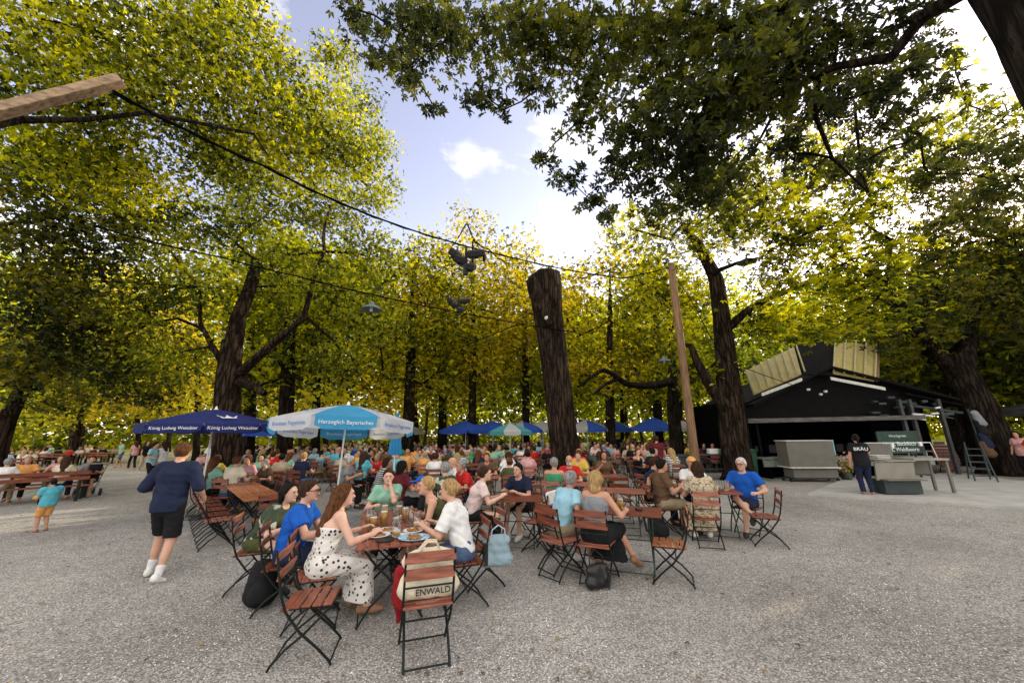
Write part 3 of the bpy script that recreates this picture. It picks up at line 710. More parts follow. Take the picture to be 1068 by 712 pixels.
def grass_mat():
    m, nt, b = newmat('lawn_green'); tc = N(nt, 'ShaderNodeTexCoord')
    n = N(nt, 'ShaderNodeTexNoise', Scale=2.0, Detail=9.0, Roughness=.7); L(nt, tc.outputs['Object'], n.inputs['Vector'])
    r = ramp(nt, n.outputs['Fac'], [(.3, (.12, .15, .03)), (.7, (.32, .36, .09))]); L(nt, r.outputs[0], b.inputs['Base Color']); b.inputs['Roughness'].default_value = .9; return m
MT['gravel'] = gravel_mat(); MT['lawn'] = grass_mat()
def sheet(name, poly, z, mat):
    me = bpy.data.meshes.new(name); me.from_pydata([(float(x), float(y), z) for x, y in poly], [], [tuple(range(len(poly)))]); me.materials.append(mat)
    o = link(bpy.data.objects.new(name, me)); return tag(o, kind='structure')
# terrain sheet out to the horizon, with the gravel yard lying on it
sheet('ground', [(-600, -60), (600, -60), (600, 900), (-600, 900)], -.004, MT['lawn'])
NX, NY = 150, 110
xs = np.linspace(-46, 50, NX); ys = np.linspace(-12, 47, NY); gx, gy = np.meshgrid(xs, ys, indexing='ij')
gz = .010 * np.sin(gx * .7 + gy * .3) * np.sin(gy * .8) + .008 * np.sin(gx * 1.9 - gy * 1.3) + .018
q = (np.arange(NX - 1)[:, None] * NY + np.arange(NY - 1)[None]).ravel(); 
gm = npmesh('gravel_yard', np.stack([gx, gy, gz], -1).reshape(-1, 3), np.stack([q, q + NY, q + NY + 1, q + 1], 1).astype(np.int32), True, [MT['gravel']])
tag(link(bpy.data.objects.new('gravel_yard', gm)), kind='structure')
# loose stones lying on the yard near the walker and tables
def stones():
    n = 60000
    Y = rng.uniform(0, 1, n) ** 1.5 * 6.5 + 2.0; X = rng.uniform(-1.55, 1.55, n) * (Y + .5)
    r = rng.uniform(.0035, .0085, n)[:, None]
    octa = np.array([(1, 0, 0), (0, 1, 0), (-1, 0, 0), (0, -1, 0), (0, 0, 1)], float)
    an = rng.uniform(0, 6.28, n); c, s = np.cos(an), np.sin(an)
    V = octa[None] * rng.uniform(.6, 1.35, (n, 5, 1)); V[:, :, 2] *= .75
    x = V[:, :, 0] * c[:, None] - V[:, :, 1] * s[:, None]; y = V[:, :, 0] * s[:, None] + V[:, :, 1] * c[:, None]
    V = np.stack([x, y, V[:, :, 2]], -1) * r[:, None]
    zz = .010 * np.sin(X * .7 + Y * .3) * np.sin(Y * .8) + .008 * np.sin(X * 1.9 - Y * 1.3) + .018
    V += np.stack([X, Y, zz - .001], -1)[:, None]
    f = np.array([(0, 1, 4), (1, 2, 4), (2, 3, 4), (3, 0, 4)]); Fq = (np.arange(n)[:, None, None] * 5 + f[None]).reshape(-1, 3)
    m, nt, b = newmat('loose_stone'); a = N(nt, 'ShaderNodeAttribute', attribute_name='tint'); rr = ramp(nt, a.outputs['Fac'], [(0, (.14, .134, .127)), (.5, (.47, .457, .435)), (1, (.88, .87, .84))]); L(nt, rr.outputs[0], b.inputs['Base Color']); b.inputs['Roughness'].default_value = .9
    me = npmesh('loose_gravel', V.reshape(-1, 3), Fq.astype(np.int32), False, [m], attr=np.repeat(rng.uniform(0, 1, n), 5)); tag(link(bpy.data.objects.new('loose_gravel', me)), 'loose grey stones lying over the gravel yard', 'gravel', kind='stuff')
stones()
def litter():
    n = 900; Y = rng.uniform(0, 1, n) ** 1.1 * 14 + 2.2; X = rng.uniform(-1.5, 1.5, n) * (Y + .5); V, Fq, T = leaves(np.stack([X, Y, np.full(n, .045)], -1), .038, 'lobed', rng.uniform(0, 1, n), .93)
    m, nt, b = newmat('dry_leaf'); a = N(nt, 'ShaderNodeAttribute', attribute_name='tint'); rr = ramp(nt, a.outputs['Fac'], [(0, (.06, .035, .015)), (.6, (.16, .11, .05)), (1, (.28, .21, .08))]); L(nt, rr.outputs[0], b.inputs['Base Color']); b.inputs['Roughness'].default_value = .8
    tag(link(bpy.data.objects.new('fallen_leaves', npmesh('fallen_leaves', V, Fq, False, [m], attr=T))), 'dry brown leaves scattered over the gravel', 'leaves', kind='stuff')
litter()

# ---------------------------------------------------------------- trees
def GZ(p, z=0.0): q = np.array(p, float); q[2] = z; return q
# big tree behind the blue parasol
b1 = at(239, 470, 13.5)
P1 = [([GZ(b1, -.1), GZ(b1 + [0, 0, 0], .5), at(237, 440, 13.5), at(238, 400, 13.5), at(243, 355, 13.5)], [.78, .64, .58, .56, .5]),
      ([at(243, 360, 13.5), at(249, 330, 13.6), at(262, 300, 13.9), at(268, 272, 14.3)], [.46, .38, .34, .28]),
      ([at(247, 392, 13.5), at(268, 372, 13.1), at(292, 352, 12.9), at(318, 330, 12.8), at(326, 292, 12.8), at(338, 262, 12.9)], [.30, .22, .18, .15, .13, .09]),
      ([at(236, 385, 13.5), at(222, 362, 13.2), at(209, 338, 13.0), at(208, 300, 13.0)], [.20, .14, .11, .07]),
      ([at(210, 342, 13.0), at(185, 332, 12.8), at(160, 336, 12.7), at(132, 350, 12.6)], [.08, .07, .055, .03]),
      ([at(250, 398, 13.3), at(268, 404, 12.9), at(276, 411, 12.8)], [.26, .2, .15])]
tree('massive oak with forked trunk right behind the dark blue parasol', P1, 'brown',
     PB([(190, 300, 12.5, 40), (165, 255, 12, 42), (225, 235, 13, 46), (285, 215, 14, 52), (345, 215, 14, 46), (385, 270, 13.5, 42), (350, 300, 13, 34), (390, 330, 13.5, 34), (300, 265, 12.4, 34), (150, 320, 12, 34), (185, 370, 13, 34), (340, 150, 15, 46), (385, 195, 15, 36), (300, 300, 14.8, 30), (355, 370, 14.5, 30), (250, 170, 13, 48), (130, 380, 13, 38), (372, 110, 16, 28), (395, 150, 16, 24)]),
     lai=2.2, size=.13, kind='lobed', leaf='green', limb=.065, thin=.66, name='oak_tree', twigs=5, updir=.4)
# overhead near left crown, trunk outside the frame
PN = [([np.array([-9.5, 3.6, -.1]), np.array([-9.3, 3.7, 2.5]), np.array([-8.8, 4.0, 5.5])], [.5, .42, .32]),
      ([np.array([-8.8, 4.0, 5.5]), at(20, 125, 6.0), at(90, 125, 6.2), at(150, 118, 6.3), at(205, 128, 6.4), at(265, 140, 6.4), at(280, 163, 6.4)], [.14, .065, .05, .04, .035, .028, .015])]
tree('leafy yellow-green crown hanging over the yard from the upper left', PN, 'dark',
     PB([(40, 20, 6.0, 75), (120, 40, 6.6, 72), (190, 25, 7.2, 62), (240, 60, 7.6, 58), (180, 100, 7.2, 60), (270, 120, 8.2, 58), (100, 110, 6.8, 62), (20, 90, 6.4, 60), (250, 10, 7.6, 42), (330, 110, 9.5, 44), (350, 60, 10.5, 26), (310, 160, 9.5, 46), (230, 165, 8.4, 50), (365, 160, 10, 34), (60, 165, 7.4, 55), (130, 180, 8, 52), (290, 60, 8.5, 24)]),
     lai=3.1, size=.105, kind='lobed', leaf='lime', limb=.05, twigs=4, clump=.3, updir=.3)
# dark left tree with leaning trunk
bl = at(-6, 475, 14.5)
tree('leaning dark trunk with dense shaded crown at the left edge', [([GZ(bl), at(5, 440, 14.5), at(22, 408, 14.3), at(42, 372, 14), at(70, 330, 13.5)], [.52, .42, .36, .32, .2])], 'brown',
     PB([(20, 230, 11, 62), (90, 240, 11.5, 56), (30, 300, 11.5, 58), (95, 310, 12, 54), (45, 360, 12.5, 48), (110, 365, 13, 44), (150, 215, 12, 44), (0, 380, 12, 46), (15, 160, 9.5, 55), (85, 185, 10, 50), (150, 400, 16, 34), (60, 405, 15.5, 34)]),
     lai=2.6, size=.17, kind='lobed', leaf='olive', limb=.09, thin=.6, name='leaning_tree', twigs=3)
# cut-off stump trunk in the middle
bs = at(592, 470, 15)
sp = [GZ(bs, -.1), GZ(bs, .3), at(588, 470, 15), at(583, 420, 15), at(578, 370, 15), at(573, 330, 15), at(570, 300, 15), at(569, 287, 15)]
so_ = link(bpy.data.objects.new('tree_stump', trunk_mesh([(sp, [.74, .60, .54, .54, .56, .60, .66, .69]), ([at(573, 340, 14.6), at(560, 310, 14.5), at(556, 292, 14.5)], [.3, .32, .30])], BARK['brown'], rough=.07)))
tag(so_, 'tall branchless dark tree trunk cut off flat in the middle', 'tree trunk')
mb = MB(); c = at(569, 287, 15); mb.lathe([(.001, .10), (.3, .02), (.50, .05), (.64, -.06)], c, 20); mb.build('cut_top', MT['timber_grey'], so_, True)
# right tree beside the timber pole
b6 = at(768, 480, 15.2)
P6 = [([GZ(b6, -.1), GZ(b6, .35), at(765, 460, 15.2), at(761, 410, 15.2), at(757, 370, 15.2), at(753, 330, 15.2), at(747, 290, 15.2), at(728, 255, 15), at(712, 235, 15)], [.95, .66, .55, .52, .48, .42, .34, .22, .15]),
      ([at(757, 425, 15), at(742, 405, 14.8), at(728, 380, 14.8), at(720, 360, 14.8)], [.32, .26, .2, .14]),
      ([at(757, 345, 15.1), at(778, 325, 14.7), at(800, 312, 14.3), at(830, 300, 14), at(870, 286, 13.5)], [.24, .18, .14, .10, .06]),
      ([at(742, 285, 15), at(770, 274, 14.6), at(795, 268, 14.3), at(815, 255, 14.2)], [.13, .09, .05, .015])]
tree('tall chestnut with curved dark trunk left of the black hut', P6, 'brown',
     PB([(700, 250, 15, 40), (740, 225, 15, 44), (680, 290, 16, 34), (790, 235, 14, 42), (820, 280, 13.5, 38), (760, 190, 14.5, 44), (660, 240, 15.5, 30), (790, 330, 15.5, 28), (820, 335, 15, 30), (700, 320, 16, 30), (730, 390, 16, 24), (700, 360, 16.5, 30), (830, 200, 13, 38), (760, 235, 12, 34), (800, 205, 12, 36), (850, 190, 12, 34), (900, 200, 12, 36), (950, 190, 12, 30), (870, 240, 12.5, 36), (910, 160, 12, 26), (860, 150, 12, 30), (820, 150, 12, 26), (960, 150, 12, 30), (1010, 110, 11, 30), (1050, 120, 11, 28), (1000, 60, 10, 20), (1060, 170, 12, 26), (1020, 150, 12, 30)]),
     lai=1.6, size=.175, kind='palm', leaf='lime', limb=.09, thin=.8, name='chestnut_tree', twigs=4, clump=.34)
# bright chestnut sprays in front of it
tree('bright green chestnut boughs reaching over the hut roof', [([GZ(at(985, 400, 20)), at(975, 380, 19), at(950, 330, 16), at(900, 280, 13)], [.4, .34, .2, .1])], 'dark',
     PB([(850, 240, 11.5, 36, .6), (890, 225, 11, 40, .6), (930, 250, 11, 34, .5), (880, 275, 11, 42, .55), (925, 295, 11, 38, .5), (850, 305, 11.5, 38, .55), (900, 325, 11.5, 44, .5), (860, 345, 12, 34, .4), (940, 325, 11.5, 26, .4), (810, 305, 12.5, 30, .5), (820, 250, 12, 30)]),
     lai=2.0, size=.20, kind='palm', leaf='lime', limb=.07, twigs=4, clump=.32, updir=.72, name='chestnut_tree')
# dark right tree
b7 = at(1040, 470, 16)
P7 = [([GZ(b7, -.1), GZ(b7, .3), at(1032, 455, 16), at(1020, 425, 16), at(1003, 395, 16), at(990, 370, 16)], [1.15, .92, .85, .75, .7, .55]),
      ([at(1003, 400, 16), at(980, 372, 15.8), at(962, 345, 15.5), at(950, 330, 15.3)], [.42, .32, .25, .18]), ([at(1005, 395, 16), at(1012, 350, 16), at(1020, 310, 16)], [.4, .3, .2])]
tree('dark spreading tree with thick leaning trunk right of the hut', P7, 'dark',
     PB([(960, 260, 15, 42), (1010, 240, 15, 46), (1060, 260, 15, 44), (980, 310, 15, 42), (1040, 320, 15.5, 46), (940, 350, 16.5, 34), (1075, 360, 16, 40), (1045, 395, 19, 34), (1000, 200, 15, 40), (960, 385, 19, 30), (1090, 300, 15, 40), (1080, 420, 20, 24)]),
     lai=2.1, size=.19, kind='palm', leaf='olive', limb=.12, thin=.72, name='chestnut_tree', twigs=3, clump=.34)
# near right trunk and its overhanging boughs
PR = [([np.array([5.95, 2.95, -.1]), np.array([5.9, 2.95, 1.5]), np.array([5.88, 2.95, 4]), np.array([5.80, 2.95, 7]), np.array([5.6, 2.95, 11])], [.62, .48, .45, .42, .3]),
      ([np.array([5.8, 2.9, 7.0]), at(960, 20, 3.9), at(930, 60, 4.2), at(870, 70, 4.4), at(820, 95, 5.2), at(790, 150, 6.0)], [.14, .08, .07, .055, .04, .02]),
      ([np.array([5.75, 2.9, 8.6]), at(860, -10, 4.2), at(760, 30, 4.6), at(640, 20, 5.6), at(520, 30, 6.6), at(440, 50, 7.4)], [.16, .10, .08, .06, .04, .02]),
      ([at(855, 60, 4.6), at(850, 120, 5.2), at(868, 165, 5.8), at(905, 200, 6.2)], [.05, .04, .03, .015])]
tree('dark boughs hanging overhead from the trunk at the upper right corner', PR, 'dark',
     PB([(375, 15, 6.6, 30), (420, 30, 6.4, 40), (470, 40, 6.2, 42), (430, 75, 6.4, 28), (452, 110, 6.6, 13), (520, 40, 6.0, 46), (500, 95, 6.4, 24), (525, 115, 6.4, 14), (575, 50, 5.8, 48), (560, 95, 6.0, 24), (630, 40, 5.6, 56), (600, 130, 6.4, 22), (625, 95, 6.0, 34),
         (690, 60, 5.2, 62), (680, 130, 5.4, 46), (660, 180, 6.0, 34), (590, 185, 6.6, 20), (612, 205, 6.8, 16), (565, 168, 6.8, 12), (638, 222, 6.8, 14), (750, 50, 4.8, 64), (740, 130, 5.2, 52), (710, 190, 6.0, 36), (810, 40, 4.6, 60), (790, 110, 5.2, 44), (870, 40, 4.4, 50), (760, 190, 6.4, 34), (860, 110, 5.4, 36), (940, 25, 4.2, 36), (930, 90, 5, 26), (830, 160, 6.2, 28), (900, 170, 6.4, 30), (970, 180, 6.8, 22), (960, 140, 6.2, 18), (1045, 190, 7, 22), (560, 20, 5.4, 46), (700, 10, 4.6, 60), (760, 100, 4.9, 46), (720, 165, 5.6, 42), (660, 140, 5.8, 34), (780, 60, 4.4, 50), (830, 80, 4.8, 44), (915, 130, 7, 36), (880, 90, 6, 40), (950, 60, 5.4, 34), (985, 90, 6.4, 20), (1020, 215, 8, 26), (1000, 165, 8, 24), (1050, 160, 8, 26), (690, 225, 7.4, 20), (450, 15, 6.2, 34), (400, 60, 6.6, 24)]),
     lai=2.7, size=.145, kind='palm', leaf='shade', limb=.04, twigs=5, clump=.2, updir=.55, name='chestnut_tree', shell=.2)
# mid-distance golden trees and dark thin trunks
def simple_tree(label, px, Y, top, rpx, lean=0, r0=.3, leaf='lime', bark='dark', low=408, n=9, size=.32, lai=1.7, group=None, kind='oval', name='tree'):
    b = at(px, 460, Y); t = at(px + lean, (top + low) / 2, Y); bl = []
    for i in range(n):
        f = (i + .5) / n; yy = top + (low - top) * f; wr = rpx * (.45 + .75 * math.sin(min(1, f * 1.15 + .12) * math.pi * .82)); 
        for s in ((-.45, .45) if f > .15 else (0,)):
            bl.append((px + lean * (1 - f) + (s + rng.uniform(-.3, .3)) * wr, yy + rng.uniform(-8, 8), Y + rng.uniform(-1, 1) * rpx / FPX * Y * .8, wr * rng.uniform(.42, .62), .9))
    return tree(label, [([GZ(b, -.1), GZ(b + (t - b) * .1, 1.2), b + (t - b) * .5, t, at(px + lean, top + 20, Y)], [r0 * 1.4, r0, r0 * .85, r0 * .6, r0 * .15])], bark, PB(bl), lai=lai * .74, size=size, kind=kind, leaf=leaf, limb=r0 * .3, twigs=2, clump=.5, group=group, sides=9, name=name)
simple_tree('slender golden tree rising in the centre behind the loudspeakers', 493, 24, 228, 62, r0=.26, leaf='gold', n=9, size=.21, kind='lobed', lai=1.15)
simple_tree('broad yellow-green tree left of the centre gap', 425, 22, 265, 60, lean=5, r0=.34, leaf='lime', n=8, size=.22, kind='lobed', lai=1.5)
simple_tree('dark trunked tree with bronze foliage behind the hanging lamp', 462, 27, 262, 52, r0=.3, leaf='gold', n=8, size=.23, lai=1.5)
simple_tree('golden green tree just left of the cut-off trunk', 548, 27, 265, 48, r0=.28, leaf='gold', n=8, size=.22, kind='lobed', lai=1.4)
simple_tree('golden tree seen between the cut-off trunk and timber pole', 636, 23, 262, 62, r0=.28, leaf='gold', n=8, size=.22, kind='lobed', lai=1.5)
simple_tree('yellow-green tree behind the timber pole', 685, 24, 262, 52, r0=.3, leaf='lime', n=8, size=.23, kind='lobed', lai=1.7)
simple_tree('dark trunked tree standing right behind the oak', 299, 19, 240, 60, lean=4, r0=.36, leaf='green', n=8, size=.26, kind='lobed', lai=1.6)
simple_tree('thin dark tree between the oak and white-blue parasol', 331, 22, 250, 46, r0=.24, leaf='green', n=8, size=.27, lai=1.6)
simple_tree('sunlit brown trunk with loose crown behind the oak fork', 262, 21, 230, 50, r0=.3, leaf='lime', bark='brown', n=8, size=.28, lai=1.4)
simple_tree('slim dark tree left of the hut among blue tents', 708, 30, 300, 50, r0=.26, leaf='lime', n=7, size=.33, lai=1.7)
# curved bare branch by the pole
# background wood
K = 0
ws = [('tree', 'lime'), ('tree', 'green'), ('tree', 'gold'), ('tree', 'green')]
for row, (Y0, cnt) in enumerate([(30, 11), (42, 13), (58, 14)]):
    for i in range(cnt):
        px = -70 + (1190 + 70) * (i + .5 + rng.uniform(-.3, .3)) / cnt; Y = Y0 + rng.uniform(-2.5, 2.5)
        if 380 < px < 760: top = {0: 330, 1: 318, 2: 308}[row] + rng.uniform(-12, 18)
        else: top = 270 + rng.uniform(-20, 20)
        if row == 0 and 400 < px < 700: Y += 5
        lf = ['farlime', 'fargreen', 'fargold', 'farlime', 'fargreen'][int(rng.integers(0, 5))]
        if px > 720: lf = ['fargreen', 'green', 'farlime'][int(rng.integers(0, 3))]
        simple_tree('leafy park tree in the woodland far behind the tables', px, Y, top, 2700 / Y, lean=rng.uniform(-18, 18), r0=.21 + rng.uniform(-.04, .07), leaf=lf, bark=['dark', 'brown'][i % 2], low=430 if row else (418 if 380 < px < 760 else 430), n=6, size=.36 + row * .12, lai=1.1, group='park trees behind the beer garden')
# distant wood edge
def wood():
    n = 70000; X = rng.uniform(-190, 190, n); Z = rng.uniform(0, 1, n) ** 1.2 * 19 ; Y = 88 + rng.normal(size=n) * 4 + np.abs(X) * -.12
    X = X; t = .45 + .3 * np.sin(X * .35 + Z * .4) * np.sin(Z * .6 + X * .1) + rng.normal(size=n) * .15
    V, Fq, T = leaves(np.stack([X, Y, Z], -1), 1.0, 'oval', np.clip(t, 0, 1), .3)
    tag(link(bpy.data.objects.new('woodland', npmesh('woodland', V, Fq, False, [LEAF['lime']], attr=T))), 'far off edge of the park woodland', 'woodland', kind='stuff')
wood()
# trees beyond the right edge that shade the yard from the low sun
for i, (x, y, h, r) in enumerate([(27, 13, 11.5, 4.5), (24, 20, 12, 4.2), (31, 22, 13, 4.5), (36, 16, 13.5, 4.5), (30, 7, 11, 4.0), (22, 26, 12, 4), (40, 28, 15, 5)]):
    bl = [(np.array([x + rng.uniform(-.6, .6) * r, y + rng.uniform(-.6, .6) * r, h - r * .9 + rng.uniform(-1, .6) * r]), np.array([r * .62, r * .62, r * .5])) for _ in range(9)]
    bl += [(np.array([x + rng.uniform(-.7, .7) * r, y + rng.uniform(-.7, .7) * r, h * .42 + rng.uniform(-.8, .8)]), np.array([r * .55, r * .55, r * .4])) for _ in range(5)]
    tree('shady chestnut standing off to the right of the hut', [([np.array([x, y, -.1]), np.array([x, y, h * .5]), np.array([x, y, h * .8])], [.5, .38, .15])], 'dark', bl, lai=1.7, size=.36, kind='oval', leaf='green', limb=.1, twigs=1, clump=.5, group='shade trees right of the hut', sides=8, name='chestnut_tree')
# ---------------------------------------------------------------- folding beer-garden chair
GZ0 = .02
def chair_parts(wood='wood_red', steel='frame'):
    """faces +y; list of (name, mesh)"""
    out = []
    mb = MB()
    for k in range(5): mb.box((0, -.165 + k * .082, .452 - (.012 if k == 0 else 0)), (.41, .068, .018), bev=.004)
    out.append(('seat', mb.mesh('chair_seat', MT[wood])))
    mb = MB()
    for z, y, h in ((.70, -.232, .085), (.835, -.262, .085)): mb.box((0, y, z), (.425, .017, h), rx=-.2, bev=.004)
    out.append(('backrest', mb.mesh('chair_back', MT[wood])))
    legs = []
    for s in (-1, 1):
        mb = MB(); x = s * .205
        mb.tube([(x, -.268, .885), (x, -.245, .76), (x, -.20, .55), (x, -.155, .43), (x, -.03, .27), (x, .12, .14), (x, .215, .045), (x, .235, .012)], .011, 6); legs.append(mb.mesh('chair_front_leg', MT[steel]))
    for s in (-1, 1):
        mb = MB(); x = s * .182
        mb.tube([(x, .20, .44), (x, .13, .37), (x, .0, .245), (x, -.13, .15), (x, -.225, .05), (x, -.245, .012)], .011, 6); legs.append(mb.mesh('chair_rear_leg', MT[steel]))
    for m in legs: out.append(('leg', m))
    for y, z, w in ((.225, .03, .205), (-.235, .03, .182), (-.215, .60, .205), (-.065, .30, .205)): mb = MB(); mb.tube([(-w, y, z), (w, y, z)], .0075, 6); out.append(('crossbar', mb.mesh('chair_bar', MT[steel])))
    mb = MB(); mb.tube([(-.193, -.18, .437), (-.193, .195, .437), (.193, .195, .437), (.193, -.18, .437), (-.193, -.18, .437)], .009, 5); out.append(('seat_frame', mb.mesh('chair_seat_frame', MT[steel])))
    return out
CH = {('wood_red', 'frame'): chair_parts(), ('wood_orange', 'frame'): chair_parts('wood_orange'), ('wood_red', 'frame_green'): chair_parts('wood_red', 'frame_green')}
def merged(parts, name):
    V = []; Fs = []; mats = []; mi = []; n = 0
    for _, m in parts:
        mt = m.materials[0]
        if mt not in mats: mats.append(mt)
        V += [tuple(v.co) for v in m.vertices]; Fs += [tuple(n + i for i in p.vertices) for p in m.polygons]; mi += [mats.index(mt)] * len(m.polygons); n += len(m.vertices)
    me = bpy.data.meshes.new(name); me.from_pydata(V, [], Fs)
    for m in mats: me.materials.append(m)
    me.polygons.foreach_set('material_index', mi); me.update(); return me
CHFAR = merged(CH[('wood_red', 'frame')], 'folding_chair')
def chair(x, y, rz, label, group=None, wood='wood_red', steel='frame', parts=True, name='folding_chair'):
    if not parts:
        o = link(bpy.data.objects.new(name, CHFAR)); o.location = (x, y, GZ0); o.rotation_euler = (0, 0, rz); return tag(o, label, 'chair', group)
    o = empty(name, (x, y, GZ0), rz, label, 'chair', group)
    for nm, me in CH[(wood, steel)]: link(bpy.data.objects.new(nm, me), o)
    return o
# folding table: slatted top along x, crossed steel legs
def table_parts(Lx=1.2, Ly=.7, wood='wood_red', steel='frame'):
    out = []; mb = MB(); n = 7; wy = Ly / n
    for k in range(n): mb.box((0, -Ly / 2 + wy * (k + .5), .742), (Lx, wy - .006, .022), bev=.004)
    out.append(('tabletop', mb.mesh('table_top', MT[wood])))
    for s in (-1, 1):
        x = s * (Lx / 2 - .16)
        for t in (-1, 1):
            mb = MB(); xx = x + t * .012
            mb.tube([(xx, t * Ly * .42, .725), (xx, t * Ly * .25, .56), (xx, 0, .37), (xx, -t * Ly * .27, .18), (xx, -t * Ly * .42, .01)], .0115, 6); out.append(('leg', mb.mesh('table_leg', MT[steel])))
    for yy, z in ((-Ly * .41, .03), (Ly * .41, .03), (0, .37)): mb = MB(); mb.tube([(-Lx / 2 + .16, yy, z), (Lx / 2 - .16, yy, z)], .008, 6); out.append(('crossbar', mb.mesh('table_bar', MT[steel])))
    for s in (-1, 1): mb = MB(); mb.box((s * (Lx / 2 - .16), 0, .724), (.03, Ly * .9, .012)); out.append(('batten', mb.mesh('table_batten', MT[steel])))
    return out
TB = {'A': table_parts(1.02, .76), 'std': table_parts(1.2, .66, 'wood_red', 'frame_green'), 'orange': table_parts(1.25, .66, 'wood_orange'), 'sq': table_parts(1.0, .66, 'wood_red', 'frame_green')}
TBFAR = merged(TB['std'], 'folding_table')
def table(x, y, rz, label, kind='std', group=None, parts=True):
    if not parts:
        o = link(bpy.data.objects.new('folding_table', TBFAR)); o.location = (x, y, GZ0); o.rotation_euler = (0, 0, rz); return tag(o, label, 'table', group)
    o = empty('folding_table', (x, y, GZ0), rz, label, 'table', group)
    for nm, me in TB[kind]: link(bpy.data.objects.new(nm, me), o)
    return o
# glass stein
def stein_meshes(fill=.6, foam=True):
    mb = MB(); mb.lathe([(.001, .002), (.046, .002), (.050, .02), (.046, .035), (.050, .10), (.049, .178), (.046, .178), (.045, .03), (.001, .022)], n=14); g = mb
    g.tube([(.048, 0, .15), (.085, 0, .145), (.095, 0, .10), (.083, 0, .05), (.048, 0, .045)], .008, 6)
    gm = g.mesh('stein_glass', MT['glass'], True)
    b = None; f = None
    if fill > .05:
        h = .03 + .14 * fill; q = MB(); q.lathe([(.001, .026), (.043, .028), (.044, h), (.001, h)], n=14); b = q.mesh('stein_beer', MT['beer'], True)
        if foam: q = MB(); q.lathe([(.001, h), (.044, h), (.044, h + .014), (.02, h + .018), (.001, h + .018)], n=14); f = q.mesh('stein_foam', MT['foam'], True)
    return gm, b, f
STEIN = {k: stein_meshes(k, k > 0) for k in (0, .2, .55, .85)}
def stein(x, y, fill, label, z=None, rz=0, group=None):
    o = empty('beer_stein', (x, y, (.755 if z is None else z) + GZ0), rz, label, 'beer mug', group); g, b, f = STEIN[fill]
    link(bpy.data.objects.new('glass', g), o)
    if b: link(bpy.data.objects.new('beer', b), o)
    if f: link(bpy.data.objects.new('foam', f), o)
    return o
def disc_obj(name, x, y, r, mat, label, cat, topping=None, sq=1.0):
    mb = MB(); mb.lathe([(.001, 0), (r * .6, 0), (r, .018), (r * .97, .022), (r * .6, .008), (.001, .006)], n=20)
    mb.v = [(a * sq, b, c) for a, b, c in mb.v]
    o = link(bpy.data.objects.new(name, mb.mesh(name, MT[mat], True))); o.location = (x, y, .756 + GZ0); tag(o, label, cat)
    if topping:
        q = MB(); q.lathe([(.001, .014), (r * .55, .012), (r * .5, .022), (.001, .026)], n=12)
        for _ in range(9): q.box((rng.uniform(-.5, .5) * r, rng.uniform(-.5, .5) * r, .022), (rng.uniform(.02, .05), rng.uniform(.02, .04), .02), rz=rng.uniform(0, 3), bev=.006)
        q.build('food', MT[topping], o)
    return o
# text
def lettering(txt, size, mat, parent, mtx, name='lettering', thick=.0015, sx=1.0):
    cu = bpy.data.curves.new('lettering', 'FONT'); cu.body = txt; cu.size = size; cu.align_x = 'CENTER'; cu.align_y = 'CENTER'; cu.extrude = thick
    to = bpy.data.objects.new('tmp_text', cu); COL.objects.link(to); bpy.context.view_layer.update()
    me = bpy.data.meshes.new_from_object(to.evaluated_get(bpy.context.evaluated_depsgraph_get())); bpy.data.objects.remove(to)
    me.materials.clear(); me.materials.append(mat); o = link(bpy.data.objects.new(name, me), parent); o.matrix_basis = mtx @ Matrix.Diagonal((sx, 1, 1, 1)); return o
MT['ink_white'] = simple('white_print', (.75, .76, .78), rough=.7, var=.02); MT['ink_blue'] = simple('blue_print', (.10, .22, .52), rough=.7, var=.02); MT['ink_black'] = simple('black_print', (.02, .02, .02), rough=.8, var=.02)
def canopy_mat(name, col):
    m, nt, b = newmat(name); tc = N(nt, 'ShaderNodeTexCoord'); n = N(nt, 'ShaderNodeTexNoise', Scale=3.0, Detail=4.0); L(nt, tc.outputs['Object'], n.inputs['Vector'])
    r = ramp(nt, n.outputs['Fac'], [(.3, tuple(c * .85 for c in col)), (.7, col)]); L(nt, r.outputs[0], b.inputs['Base Color']); b.inputs['Roughness'].default_value = .75; b.inputs['Specular IOR Level'].default_value = .25
    t = N(nt, 'ShaderNodeBsdfTranslucent'); L(nt, r.outputs[0], t.inputs[0]); mx = N(nt, 'ShaderNodeMixShader'); mx.inputs[0].default_value = .5; L(nt, b.outputs[0], mx.inputs[1]); L(nt, t.outputs[0], mx.inputs[2]); L(nt, mx.outputs[0], nt.nodes['Material Output'].inputs['Surface']); return m
MT['cv_sky'] = canopy_mat('sky_blue_canvas', (.09, .46, .78)); MT['cv_white'] = canopy_mat('white_canvas', (.80, .81, .84)); MT['cv_navy'] = canopy_mat('navy_canvas', (.035, .05, .22)); MT['cv_blue'] = canopy_mat('royal_blue_canvas', (.07, .19, .85)); MT['cv_teal'] = canopy_mat('teal_canvas', (.14, .55, .60)); MT['cv_grey'] = canopy_mat('grey_canvas', (.20, .20, .22))
